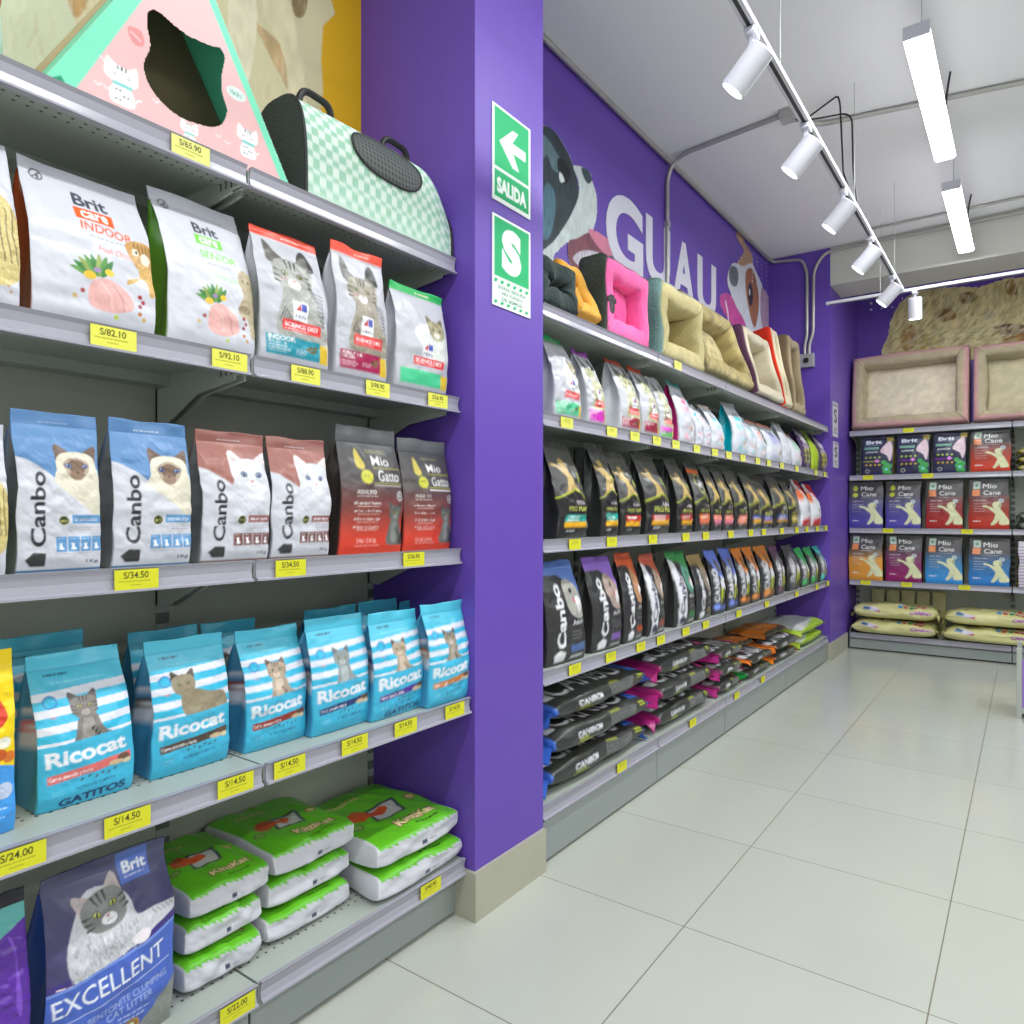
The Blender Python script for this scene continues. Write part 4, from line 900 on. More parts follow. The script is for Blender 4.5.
row('G', 1, [(549, 586, 561, K_((96, 130, 200), (170, 170, 160)), SD, 'black bag with blue top and husky'),
 (594, 622, 557, K_((150, 110, 206), (170, 150, 140)), SD, 'black bag with violet top'),
 (624, 645, 553, K_((214, 92, 50), (190, 140, 100)), SD, 'black bag with orange top and puppy'),
 (648, 667, 554, K_((196, 92, 66), (170, 150, 130), stripe=True), SD, 'bag with orange top and white stripe'),
 (676, 696, 551, K_((60, 150, 80), (90, 150, 130), stripe=True), SD, 'bag with green top and white stripe'),
 (698, 712, 555, K_((160, 134, 84), (140, 130, 116)), SD, 'black bag with tan top'),
 (714, 726, 550, Q_((100, 126, 214)), SD, 'black bag with bright blue top'),
 (728, 739, 548, Q_((90, 116, 206)), SD, 'black bag with blue top'),
 (741, 750.5, 548, Q_((216, 124, 40), (120, 80, 40)), SD, 'black bag with amber top'),
 (752, 761, 547, Q_((216, 124, 40), (120, 80, 40)), SD, 'black bag with amber top'),
 (763, 775, 546, Q_((200, 120, 40), (120, 80, 40)), SD, 'black bag with amber top'),
 (777, 786, 546, Q_((96, 50, 84)), SD, 'black bag with plum top'),
 (790, 800, 545, Q_((60, 62, 66)), SD, 'black bag with magenta mark'),
 (802, 809.5, 548, Q_((40, 180, 80), (40, 120, 60)), SD, 'black bag with green top'),
 (811, 818.5, 547, Q_((40, 170, 80), (40, 120, 60)), SD, 'black bag with green top'),
 (820, 827.5, 546, Q_((70, 200, 186)), SD, 'black bag with mint top')],
 'the long lower bag shelf', 'dog food bags on the fourth shelf of the long unit')
GZ = LZ['G'][0]
def dsk(acc): return lambda: a_sackdark(120, 1.0, acc)
def pile(y0, y1, cnt, T, W, acc, dsc, n=100, xf=-1.308, art=None, offs=None, z0=0, names=None):
    for k_ in range(cnt):
        L = y1-y0-(.14 if y1-y0 > .7 else .09); T_ = T
        T_ = T-.006; A, ft = girth(L, W, T_)
        ar = (art or a_sackdark)(n, A, acc if not isinstance(acc, list) else acc[k_], ft)
        pos = (names or {1: ['single sack'], 2: ['lower sack', 'upper sack'], 3: ['lowest sack', 'middle sack', 'topmost sack']}[cnt])[k_]
        sack('food_sack', ar, L, W, T_, (xf-W/2-.008*((k_+1) % 2), (y0+y1)/2+(offs[k_] if offs else .01*(k_-1)), GZ+.0045+z0+k_*T), R(90)+(0 if not offs else offs[k_]), '%s, %s' % (dsc, pos), 'dog food sack', 'dog food sacks lying on the lowest shelf of the long unit', n1=2.9, taper=.62, endc=acc if not isinstance(acc, list) else acc[k_], crumple=1.2, flare=.055 if L > .6 else .04)
pile(2.0, 2.85, 3, .113, .34, (70, 120, 220), 'large dark sack with bright blue ends beside the pillar', n=130)
pile(2.87, 3.62, 3, .112, .34, (176, 40, 120), 'dark sack with magenta ends beyond the blue ended pile', n=100)
pile(3.66, 4.08, 3, .086, .34, (180, 50, 130), 'shorter dark sack with magenta ends in the third pile', n=60)
pile(4.12, 4.64, 2, .07, .34, [(30, 160, 70), (240, 130, 40)], 'small dark sack in the green and orange pile', n=60, offs=[0, .03])
pile(4.68, 5.30, 2, .072, .34, (240, 130, 40), 'dark sack with orange ends near the far end', n=60)
def a_or(n, A, acc, ft):
    a = Art(n, A, (206, 116, 40)); a.rect(0, 0, 1, .2*A, (70, 66, 50)); a.blob([(.6, .5*A), (.8, .6*A), (.95, .5*A), (.8, .36*A)], (236, 120, 30)); a.lines(.1, .6*A, .6, 3, .08, (236, 190, 130)); return a
pile(4.24, 4.66, 1, .05, .22, (214, 124, 50), 'bright orange sack lying on the green and orange pile', n=60, art=a_or, z0=.142, xf=-1.42, names=['its topmost sack'])
pile(4.74, 5.28, 1, .06, .26, (200, 120, 60), 'amber and dark sack lying on the far orange ended pile', n=60, art=a_or, z0=.146, xf=-1.38, names=['its topmost sack'])
def a_lime(n, A, acc, ft):
    a = Art(n, A, (206, 208, 212)); a.rect(0, 0, 1, ft*A*.9, (160, 196, 40)); a.blob([(0, .1*A), (.3, .2*A), (.7, .26*A), (1, .4*A), (1, .0*A), (0, 0)], (160, 196, 40)); return a
pile(5.36, 6.06, 2, .085, .36, (170, 200, 60), 'white and lime green sack beside the corner pillar', n=50, art=a_lime)

# ------------------------------------------------------------------ back unit
C_ = lambda c, **q: (lambda n, A: a_miocane(n, A, c, **q))
def brow(lev, items, shelf, group):
    for i, (p0, p1, pt, fn, side, dsc) in enumerate(items):
        stand('B', lev, p0, p1, pt, .11, .02, fn, '%s, %s from left, %s' % (dsc, ORD[i], shelf), 'pet food bag', group, side=side, dn=1.7, seal=.07, crumple=.8)
brow(3, [(861, 893, 433, lambda n, A: a_britdark(n, A, (200, 190, 50)), (190, 170, 40), 'navy puppy food bag with yellow edge'),
 (896, 930, 432, lambda n, A: a_britdark(n, A), (60, 40, 90), 'navy puppy food bag with violet edge'),
 (933, 967, 431, lambda n, A: a_britdark(n, A), (60, 40, 90), 'navy puppy food bag with violet edge'),
 (970, 1011, 428, C_((206, 66, 44)), (70, 60, 60), 'grey and red bag with white dog')], 'upper bag shelf at back', 'bags on the upper bag shelf of the back unit')
brow(2, [(848.5, 883, 481, C_((84, 78, 170), drop=True), (50, 48, 90), 'grey and indigo bag with white dog'),
 (885, 921, 481, C_((86, 80, 176), drop=True), (50, 48, 90), 'grey and indigo bag with white dog'),
 (925, 963, 480, C_((176, 40, 44)), (70, 40, 40), 'grey and dark red bag with white dog'),
 (968, 1010, 479, C_((190, 52, 36)), (70, 40, 40), 'grey and brick red bag with white dog')], 'middle shelf at back', 'bags on the middle shelf of the back unit')
brow(1, [(848.5, 883, 533, C_((226, 156, 60), soft=0), (120, 90, 50), 'grey and amber bag with white dog'),
 (885, 922, 534, C_((150, 34, 106)), (70, 30, 60), 'grey and magenta bag with white dog'),
 (925, 963, 536, C_((60, 150, 220)), (40, 90, 140), 'grey and sky blue bag with white dog'),
 (968, 1010, 538, C_((50, 130, 206)), (40, 90, 140), 'grey and sky blue bag with white dog')], 'lower bag shelf at back', 'bags on the lower bag shelf of the back unit')
BZ = LZ['B'][0]
for si, (x0, x1, dsc) in enumerate([(-1.262, -.60, 'pale yellow sack in the corner pile on the back unit base'), (-.575, .10, 'pale yellow sack in the right pile on the back unit base')]):
    for k_ in range(2):
        T = .135; Ls = x1-x0-.05
        sack('food_sack', a_sackbeige(110, *girth(Ls, .40, T-.01)), Ls, .40, T-.01, ((x0+x1)/2+.008*k_, BY+.14, BZ+.0045+k_*T), R(-1.5 if si else 1.0), '%s, %s' % (dsc, ['lower', 'upper'][k_]), 'dog food sack', 'pale yellow dog food sacks on the back unit', n1=2.8, endc=(204, 200, 140), crumple=1.7, flare=.03)
for i in range(5):
    pouch('food_bag', a_plain(16, 2, (200, 194, 130)), .105, .36, .04, (-1.10+.118*i, BREF+.364, BZ+.001), R(4), 'small pale yellow bag standing behind the corner sacks, %s from the left' % ORD[i], 'pet food bag', 'pale yellow bags standing behind the sacks', side=(180, 174, 110))
def tiny(z, cnt, T, x0, dsc, c=(170, 160, 70), grp='bags piled in the right bay of the back unit'):
    for k_ in range(cnt):
        a = Art(24, 1.2, c); a.rect(.1, .0, .9, .1, (206, 206, 190)); a.rect(0, .3, 1, .36, (90, 84, 40))
        sack('food_bag', a, .3, .26, T-.008, (x0+.15, BY+.24, z+.0045+k_*T), 0, '%s, %s from bottom' % (dsc, ORD[k_]), 'pet food bag', grp, n1=2.6, flare=.02, endc=c, crumple=.6)
tiny(LZ['B'][1], 5, .065, -.07, 'olive gold bag piled at the right picture edge below middle height')
tiny(LZ['B'][3], 3, .065, -.07, 'olive gold bag piled under the right dog bed')
tiny(LZ['B'][2], 2, .075, -.07, 'dark grey and white bag at the right picture edge', c=(84, 88, 80))
# ------------------------------------------------------------------ price tags
def price_tag(un, lev, px, label, txt=None, c=(216, 214, 44), wd=None):
    zc = LZ[un][lev]-.0185; wd = wd or .08; n = 72 if txt and un == 'L' else 14; hh = .037
    a = Art(n, hh/wd, c)
    if txt: a.text(txt, .2, .3*a.A/.59+.02, .56, .15, (66, 66, 30), bold=.02); a.lines(.1, .18, .8, 1, 1, (170, 168, 40), th=.03); a.lines(.35, .1, .3, 1, 1, (170, 168, 40), th=.02)
    else: a.rect(.25, a.A*.55, .75, a.A*.72, (176, 176, 50)); a.rect(.15, a.A*.3, .8, a.A*.36, (196, 196, 50))
    cc = a.out()[0]; h, w = cc.shape[:2]
    o_ = -.0003
    if un == 'B':
        X = xY(px, BY); pl = lambda u, v, d: (X+(u-.5)*wd, BY-o_-d, zc+(v-.5)*hh)
    else:
        X = LIP[un][lev]; Y = yX(px, X); pl = lambda u, v, d: (X+o_+d, Y+(u-.5)*wd, zc+(v-.5)*hh)
    base = Vector(pl(.5, .5, 0))
    uu = np.linspace(0, 1, w); vv = np.linspace(0, 1, h); U, Vv = np.meshgrid(uu, vv)
    P0 = np.array(pl(0, 0, .0008)); du = np.array(pl(1, 0, .0008))-P0; dv = np.array(pl(0, 1, .0008))-P0; dn = np.array(pl(0, 0, 0))-P0
    V = P0+U[..., None]*du+Vv[..., None]*dv
    bk = V+dn
    VV = np.concatenate([V.reshape(-1, 3), bk[[0, 0, -1, -1], [0, -1, -1, 0]]], 0)-np.array(base)
    F1 = gridfaces(h, w); nb = h*w; cor = [0, w-1, h*w-1, (h-1)*w]
    ex = np.array([(nb+3, nb+2, nb+1, nb)]+[(cor[(i+1) % 4], cor[i], nb+i, nb+(i+1) % 4) for i in range(4)])
    cl = np.concatenate([cc.reshape(-1, 3), np.tile(lin(c), (4, 1))], 0)
    o = mesh_np('price_tag', VV, np.concatenate([F1, ex]), M['paper'], None, cl, smooth=False, loc=base)
    tag(o, label, 'price tag', 'yellow price tags on the shelf edges'); return o
def tags(un, lev, pxs, shelf, txts=None, c=(216, 214, 44), where='from the left'):
    for i, px in enumerate(pxs):
        lb = 'yellow price tag, %s %s, %s edge' % (ORD[i], where, shelf) if len(pxs) > 1 else 'only yellow price tag on the %s edge' % shelf
        price_tag(un, lev, px, lb, txts[i] if txts else None, c)
tags('L', 4, [191], 'near unit\'s top shelf', ['S/65.90'], (226, 224, 130))
tags('L', 3, [114, 230, 306, 378, 438], 'near unit\'s white pouch shelf', ['S/82.10', 'S/92.10', 'S/88.90', 'S/98.90', 'S/56.90'], (228, 226, 90))
tags('L', 2, [137, 291, 414], 'near unit\'s middle shelf', ['S/34.50', 'S/34.50', 'S/36.90'])
tags('L', 1, [18, 128, 236, 290, 355, 406, 455], 'near unit\'s striped bag shelf', ['S/24.00', 'S/14.50', 'S/14.50', 'S/14.50', 'S/14.50', 'S/14.50', 'S/14.50'])
tags('L', 0, [238, 431], 'near unit\'s lowest shelf', ['S/22.00', 'S/40.90'])
tags('G', 4, [678], 'long unit\'s top shelf', None, (230, 226, 120))
tags('G', 3, [567, 612, 635, 657, 676, 697, 715, 729, 743, 758, 769, 782, 797, 816, 825], 'long unit\'s white bag shelf', None, (222, 222, 100))
tags('G', 2, [575, 612, 653, 686, 706, 731, 751, 764, 782, 797, 807, 817.5, 826], 'long unit\'s black bag shelf')
tags('G', 1, [575, 611, 641, 661, 686, 706, 739, 767, 797, 817, 828], 'long unit\'s lower bag shelf')
tags('G', 0, [622, 693, 737, 763], 'long unit\'s lowest shelf')
tags('B', 4, [908.5], 'back unit\'s top shelf'); tags('B', 3, [868, 927.5], 'back unit\'s upper bag shelf')
tags('B', 2, [888, 967], 'back unit\'s middle shelf'); tags('B', 1, [865.5, 906.5, 964.5], 'back unit\'s lower bag shelf')

# ------------------------------------------------------------------ pet beds
def fabric_cols(V, c, c2=None, f=30, amp=.12, seed=0):
    k = 1+amp*(n2(V[:, 0]+V[:, 1]*.7, V[:, 2], f, seed)-.5)*2+amp*(n2(V[:, 0]*3+V[:, 1], V[:, 2]*3, f*1.5, seed+4)-.5)
    return np.clip(np.array(lin(c))[None]*k[:, None], 0, 1)
def pet_bed(w, h, D, loc, rz, tilt, inner, outer, cush, label, a=.075, base=None, amp=.12, group=None, paw=None, bout=False):
    o = empty('pet_bed', loc, rz, -tilt); tag(o, label, 'pet bed', group); _seed[0] += 1; sd = _seed[0]
    MB().box(-w/2+.01, w/2-.01, D-.02, D, .01, h-.01, .008).build('base_panel', mat('bed_base_cloth', outer, .95), o)
    # cushion
    n = 30; s, t = np.meshgrid(np.linspace(-1, 1, n), np.linspace(-1, 1, n)); ew = w/2-a*.8; eh = h/2-a*.8
    bul = ((1-np.abs(s)**3)*(1-np.abs(t)**3))**.5
    y = D-.025-.05*bul+.01*(n2(s*.5, t*.5, 6, sd)-.5)*bul+.012*np.sin(s*14+t*3)*np.abs(t)**5*bul
    V = np.stack([s*ew, y, h/2+t*eh], -1).reshape(-1, 3); Vb = V.copy(); Vb[:, 1] = D-.02
    fr = gridfaces(n, n); bk = fr[:, ::-1]+n*n
    mesh_np('cushion', np.concatenate([V, Vb]), np.concatenate([fr, bk]), M['fabric'], o, fabric_cols(np.concatenate([V, Vb]), cush, amp=amp, seed=sd))
    ns = 20; nl = 26
    th = np.linspace(0, 2*math.pi, ns+1)[:-1]
    cp = np.sign(np.cos(th))*np.abs(np.cos(th))**.6; cq = np.sign(np.sin(th))*np.abs(np.sin(th))**.45
    for side in range(4):
        Ls, Hs = (w, h) if side % 2 == 0 else (h, w)
        u = np.linspace(0, 1, nl)[:, None]
        puff = 1+.16*np.sin(u*math.pi)+.06*(n2(u, u*0+side, 5, sd)-.5)
        p = a/2+a/2*cp[None]*puff; q = D/2+D/2*cq[None]*(1-.04*np.cos(u*9+side))
        p = p+(n2(u*1.3, th[None]/4, 5, sd+side)-.5)*.012; p = np.maximum(p, .001)
        x = p+u*(Ls-2*p)-Ls/2; z = p-Hs/2
        for _ in range(side): x, z = -z, x
        V = np.stack([x, q+0*x, z+h/2], -1).reshape(-1, 3)
        ci = fabric_cols(V, inner, amp=amp, seed=sd+side); co = fabric_cols(V, outer, amp=amp*.5, seed=sd)
        om = (np.broadcast_to(cp[None] < (-.97 if side == 0 and not bout else (-.42 if bout else -.55)), (nl, ns))).reshape(-1); ci[om] = co[om]
        Fc = gridfaces(nl, ns, True); caps = [[k for k in range(ns)][::-1], [(nl-1)*ns+k for k in range(ns)]]
        cf = [(i, i+1, ns-2-i, ns-1-i) for i in range(ns//2-1)]; cf2 = [tuple((nl-1)*ns+v for v in f[::-1]) for f in cf]
        mesh_np('bolster', V, np.concatenate([Fc, np.array(cf[::-1]), np.array(cf2)])[:, ::-1], M['fabric'], o, ci)
    if paw:
        pw = MB()
        for cx, cz, r in ((0, 0, .022), (-.024, .026, .009), (-.008, .036, .009), (.01, .036, .009), (.026, .026, .009)):
            pw.prism([(cx+r*math.cos(t), h*.34+cz+1.3*r*math.sin(t)) for t in np.linspace(0, 2*math.pi, 13)[:-1]], -.0025, -.0005, 'y')
        for v in pw.bm.verts: v.co.x -= w/2-a*.55
        pw.build('paw_print', M['dark'], o)
    return o
TZ = LZ['G'][4]; XL = LIP['G'][4]-.015
def gbed(y0, y1, h, D, tilt, *c, **k):
    return pet_bed(y1-y0, h, D, (XL-.0, (y0+y1)/2, TZ+.003+D*math.sin(tilt)), R(90), tilt, *c, **k)
BO = -.97
GB = 'pet beds leaning along the top of the long unit'
gbed(1.965, 2.22, .17, .2, R(4), (46, 60, 58), (40, 52, 52), (52, 64, 62), 'dark charcoal green pet bed nearest the pillar on the long unit', group=GB, amp=.06)
gbed(2.235, 2.395, .24, .10, R(26), (226, 168, 70), (222, 160, 60), (230, 180, 90), 'narrow mustard orange pet bed between the charcoal and pink beds', group=GB, a=.055)
gbed(2.42, 2.81, .31, .13, R(1), (248, 110, 176), (60, 70, 62), (246, 96, 168), 'hot pink pet bed with dark outside and black paw print', group=GB, amp=.05, paw=True)
gbed(2.94, 3.46, .355, .22, R(2), (196, 184, 134), (120, 150, 146), (190, 178, 128), 'khaki pet bed with grey teal outside beside the pink bed', group=GB, a=.09)
gbed(3.50, 4.27, .46, .15, R(20), (172, 156, 106), (130, 120, 84), (186, 172, 126), 'mottled olive brown pet bed in the middle of the row', group=GB, a=.09, amp=.35)
gbed(4.34, 4.90, .45, .17, R(15), (206, 196, 172), (94, 60, 84), (212, 202, 180), 'cream pet bed with maroon outside beside the olive bed', group=GB, amp=.05)
gbed(4.93, 5.11, .56, .18, R(12), (206, 196, 166), (222, 54, 34), (208, 198, 168), 'cream pet bed with bright red outside', group=GB, amp=.05)
gbed(5.14, 5.46, .55, .2, R(6), (150, 134, 106), (120, 106, 84), (156, 140, 112), 'brown pet bed at the far end of the long unit', group=GB, amp=.1)
BT = LZ['B'][4]; GBB = 'large beige dog beds on top of the back unit'
x0, x1 = xY(850, BY), xY(968, BY)
pet_bed(x1-x0, .64, .2, ((x0+x1)/2, BY+.01, BT+.003+.2*math.sin(R(9))), R(-1), R(9), (186, 172, 144), (206, 158, 158), (236, 224, 200), 'large beige rectangular dog bed left on top of the back unit', a=.088, group=GBB, bout=True)
pet_bed(.9, .62, .2, (x1+.035+.45, BY+.01, BT+.003+.2*math.sin(R(9))), R(1), R(9), (184, 172, 144), (206, 158, 158), (208, 198, 168), 'large beige dog bed cut off at the right picture edge', a=.088, group=GBB, bout=True)

# ------------------------------------------------------------------ cardboard cat house on the near unit
TL = LZ['L'][4]; XH = LIP['L'][4]-.02
hy0, hy1 = yX(42, XH), yX(291, XH); HW = hy1-hy0; HH = HW*.87
ho = empty('cat_house', (XH, (hy0+hy1)/2, TL+.003), R(90)); tag(ho, 'pink and mint triangular cardboard cat house with a cat head shaped opening', 'cat house')
def hp(px, py):
    Y = yX(px, XH); return ((Y-hy0)/HW, (zat(py, XH, Y)-TL)/HW)
a = Art(230, .87, (238, 186, 184), clear=True)
PK = (236, 190, 190)
a.poly([(0, 0), (1, 0), (.5, .87)], (128, 226, 190)); a.poly([(.0, 0), (.09, 0), (.06, .045)], (40, 150, 110)); a.poly([(.095, 0), (.955, 0), (.505, .79)], PK)
def hcat(x, y, s, spot=(60, 60, 60), sc=(120, 206, 200)):
    W_ = (240, 240, 236)
    a.blob([(x-.3*s, y), (x-.25*s, y+.45*s), (x+.15*s, y+.5*s), (x+.3*s, y+.3*s), (x+.28*s, y)], W_); a.line([(x+.25*s, y+.05*s), (x+.4*s, y+.3*s), (x+.5*s, y+.3*s)], .05*s, W_)
    for q in range(6): a.ell(x-.16*s+.1*s*(q % 4), y+.1*s+.12*s*(q//2), .025*s, .025*s, spot)
    a.blob([(x-.45*s, y+.62*s), (x-.4*s, y+1.1*s), (x-.2*s, y+1.0*s), (x+.15*s, y+.98*s), (x+.36*s, y+1.1*s), (x+.38*s, y+.6*s), (x, y+.48*s)], W_)
    a.rect(x-.25*s, y+.46*s, x+.25*s, y+.54*s, sc)
    for q in (-.12, -.02, .08): a.line([(x+q*s, y+.98*s), (x+q*s, y+.86*s)], .035*s, spot)
    for q in (-.2, .16): a.line([(x+(q-.05)*s, y+.72*s), (x+(q+.05)*s, y+.72*s)], .02*s, (90, 80, 80))
for (px, py, s) in ((123, 106, .14), (248, 158, .115), (190, 146, .085)):
    u_, v_ = hp(px, py); hcat(u_, v_, s, spot=(70, 50, 120) if px == 248 else (60, 64, 62))
for px, py in ((104, 62), (98, 86), (107, 90), (218, 138), (227, 145), (156, 104)):
    u_, v_ = hp(px, py); a.line([(u_-.012, v_+.012), (u_, v_), (u_+.014, v_+.012)], .006, (250, 226, 226))
u_, v_ = hp(136, 38); a.blob([(u_-.03, v_+.02), (u_+.02, v_+.03), (u_+.03, v_-.02), (u_-.01, v_-.03)], (226, 150, 150)); a.line([(u_-.02, v_+.01), (u_+.02, v_-.01)], .006, (246, 200, 200))
u_, v_ = hp(236, 95); a.ell(u_, v_, .045, .026, (226, 240, 232)); a.text('Hello!', u_-.03, v_-.012, .06, .024, (120, 180, 170), bold=.02)
hole = [hp(x/4, y/4) for x, y in ((600, 48), (640, 60), (700, 112), (760, 155), (840, 190), (880, 200), (897, 235), (885, 300), (885, 370), (905, 440), (890, 495), (850, 510), (770, 490), (690, 450), (620, 380), (585, 310), (582, 250), (605, 190), (592, 110))]
keep = a.c.copy(); a.blob(hole, (1, 1, 1)); hm = (np.abs(a.c-np.array(lin((1, 1, 1)))).sum(2) < 1e-6); a.m[hm] = False; a.c = keep
decal('front_panel', a, 1, lambda u, v: ((u-.5)*HW, 0, v*.87*HW), M['paper'], ho)
mint = mat('mint_card', (110, 222, 184), .5); tan = mat('brown_card', (196, 172, 132), .8)
for sg in (-1, 1):
    MB().prism([(sg*HW/2, 0), (0, HH), (0, HH-.02), (sg*(HW/2-.012), 0)], .001, .13, 'y').build('roof_panel', mint, ho)
MB().box(-HW/2+.012, HW/2-.012, .001, .13, 0, .005).build('floor_panel', mint, ho)
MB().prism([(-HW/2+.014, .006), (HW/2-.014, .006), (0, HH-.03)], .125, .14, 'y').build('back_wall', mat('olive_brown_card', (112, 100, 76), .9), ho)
MB().prism([(-HW/2-.012, 0), (HW/2+.0, 0), (0, HH+.01)], .141, .155, 'y').build('backing_board', tan, ho)

# ------------------------------------------------------------------ soft pet carrier
cy0, cy1 = yX(306, XH), yX(452, XH); CL = cy1-cy0; CH = .262; CD = .21
co = empty('pet_carrier', (XH, (cy0+cy1)/2, TL+.003), R(90)); tag(co, 'mint and white checked soft pet carrier with dark mesh window and black handles', 'pet carrier')
def prof(s):  # girth from front-bottom over the top to back-bottom
    s = np.asarray(s); t = s*math.pi
    y = CD/2-CD/2*np.sign(np.cos(t))*np.abs(np.cos(t))**.62; z = CH*np.abs(np.sin(t))**.62
    return y, z
nx_, ns_ = 190, 110
u = np.linspace(0, 1, nx_)[:, None]; s = np.linspace(0.0, 1, ns_)[None]
py_, pz_ = prof(s)
sh = np.clip((u-.8)/.2, 0, 1); hk = 1-.42*sh**2.4
Xc = (u-.5)*CL+0*s; Yc = py_+0*u-.012*np.sin(u*math.pi)*np.sin(s*math.pi*2).clip(0, 1); Zc = pz_*hk
V = np.stack([Xc, Yc, Zc], -1).reshape(-1, 3)
arcl = np.concatenate([[0], np.cumsum(np.hypot(np.diff(py_[0]), np.diff(pz_[0])))]); ck = ((np.floor((Xc+1)/.0195)+np.floor(np.broadcast_to(arcl[None], Xc.shape)/.0195)) % 2).reshape(-1)
cc = np.where(ck[:, None] > 0, np.array(lin((160, 208, 180)))[None], np.array(lin((222, 238, 226)))[None])
mesh_np('checked_shell', V, gridfaces(nx_, ns_)[:, ::-1], M['satin'], co, cc)
for ue, hkk in ((0, 1.), (1, .58)):
    mb = MB(); P = list(zip(py_[0][::4], pz_[0][::4]*hkk)); xx = (ue-.5)*CL
    mb.prism(P, xx, xx+(-.006 if ue == 0 else .006), 'x'); mb.build('end_panel', M['darkfab'], co)
    MB().tube([(xx, p, q) for p, q in P], .005, 8).build('piping', M['dark'], co)
# mesh window following the shell
wn_u = np.linspace(.272, .748, 60)[:, None]; wn_s = np.linspace(0, 1, 24)[None]
cen = .2-.01*(wn_u-.31)/.45; hw = .095*np.sqrt(np.clip(1-(np.abs((wn_u-.51)/.24))**3.2, 0.0001, 1))
ssv = cen+(wn_s*2-1)*hw; q1, q2 = prof(ssv); hk2 = 1-.42*np.clip((wn_u-.8)/.2, 0, 1)**2.4
Vw = np.stack([(wn_u-.5)*CL+0*ssv, q1-.0045-.012*np.sin(wn_u*math.pi)*np.sin(ssv*math.pi*2).clip(0, 1), q2*hk2+.0035], -1).reshape(-1, 3)
gm = np.where((((np.arange(60)[:, None] % 3) == 0) | ((np.arange(24)[None] % 3) == 0)).reshape(-1)[:, None], np.array(lin((96, 104, 100)))[None], np.array(lin((48, 52, 50)))[None])
mesh_np('mesh_window', Vw, gridfaces(60, 24)[:, ::-1], M['satin'], co, gm)
ed = [tuple(Vw.reshape(60, 24, 3)[i, 0]) for i in range(60)]+[tuple(Vw.reshape(60, 24, 3)[i, -1]) for i in range(59, -1, -1)]
MB().tube(ed+[ed[0]], .0028, 6).build('window_piping', M['dark'], co)
for xx in (-.16, .12):
    pts = arc([(xx-.05, CD/2, CH*.98), (xx-.04, CD/2-.01, CH+.055), (xx+.05, CD/2-.01, CH+.05), (xx+.06, CD/2, CH*.97)], .03)
    MB().tube(pts, .009, 8).build('handle', M['dark'], co)
# round item at the left edge of the top shelf
ro = empty('pet_carrier_dome', (XH-.13, .365, TL+.003)); tag(ro, 'rounded white pet bowl with orange rim at the left end of the top shelf', 'pet bowl')
def lathe(name, prof_, m, parent, n=40):
    bm = bmesh.new(); rings = [[bm.verts.new((r*math.cos(t), r*math.sin(t), z)) for t in [2*math.pi*k/n for k in range(n)]] for r, z in prof_]
    for A, B in zip(rings, rings[1:]):
        for k in range(n): bm.faces.new((A[k], A[(k+1) % n], B[(k+1) % n], B[k]))
    bm.faces.new(rings[0][::-1]); bm.faces.new(rings[-1]); bmesh.ops.recalc_face_normals(bm, faces=bm.faces)
    me = bpy.data.meshes.new(name); bm.to_mesh(me); bm.free(); me.materials.append(m)
    me.polygons.foreach_set('use_smooth', np.ones(len(me.polygons), dtype=bool)); o = bpy.data.objects.new(name, me); link(o, parent); return o
ro.name = 'pet_bowl'
lathe('bowl', [(.1, 0), (.115, .01), (.128, .06), (.125, .12), (.115, .15), (.1, .15), (.1, .05), (.02, .04)], mat('mint_white_plastic', (222, 236, 226), .3), ro)
lathe('rim', [(.113, .15), (.125, .155), (.122, .175), (.108, .178), (.1, .165), (.1, .15)], mat('orange_plastic', (226, 130, 84), .35), ro)

# ------------------------------------------------------------------ signs on the pillar
def board(px0, px1, t, b, painter, label, cat, nm, X=PX, n=70):
    y0, y1 = yX(px0, X), yX(px1, X); z1 = zat(t, X, y0); z0 = zat(b, X, y0)
    o = empty(nm, (X, (y0+y1)/2, (z0+z1)/2)); tag(o, label, cat)
    MB().box(0.0005, .003, -(y1-y0)/2, (y1-y0)/2, -(z1-z0)/2, (z1-z0)/2).build('backing', M['white'], o)
    ar = painter(n, (z1-z0)/(y1-y0))
    decal('sign_face', ar, 1, lambda u, v: (.0036, (u-.5)*(y1-y0), (v-.5)*(z1-z0)), M['paper'], o)
GR = (40, 176, 112)
def s_exit(n, A):
    a = Art(n, A, (240, 244, 242)); a.rect(.06, .36*A, .94, .97*A, GR)
    a.poly([(.18, .64*A), (.52, .84*A), (.66, .84*A), (.5, .7*A), (.86, .7*A), (.86, .6*A), (.52, .6*A), (.68, .44*A), (.52, .44*A)], (244, 250, 246))
    a.rect(.06, .05*A, .94, .33*A, GR); a.text('SALIDA', .12, .1*A, .76, .16*A, (244, 250, 246), bold=.05); return a
def s_safe(n, A):
    a = Art(n, A, (240, 244, 242)); a.rect(.05, .33*A, .95, .97*A, GR); a.text('S', .24, .4*A, .5, .5*A, (244, 250, 246), bold=.07)
    a.rect(.05, .03*A, .95, .3*A, (226, 236, 230))
    for k in range(6): a.poly([(.06+.16*k, .3*A), (.14+.16*k, .3*A), (.1+.16*k, .26*A), (.02+.16*k+.02, .26*A)], GR); a.poly([(.06+.16*k, .07*A), (.14+.16*k, .07*A), (.1+.16*k, .03*A), (.04+.16*k, .03*A)], GR)
    for k, t in enumerate(('ZONA SEGURA', 'EN CASO', 'DE SISMOS')): a.text(t, .14+.1*(k > 0), (.205-.06*k)*A, .72-.2*(k > 0), .035*A, (70, 130, 100), bold=.02)
    return a
board(491.5, 529.5, 101, 198, s_exit, 'green exit sign with white left arrow, upper sign on the purple pillar', 'sign', 'exit_sign')
board(491.5, 529.5, 212, 304, s_safe, 'green safe zone sign with large white S, lower sign on the pillar', 'sign', 'safety_sign')
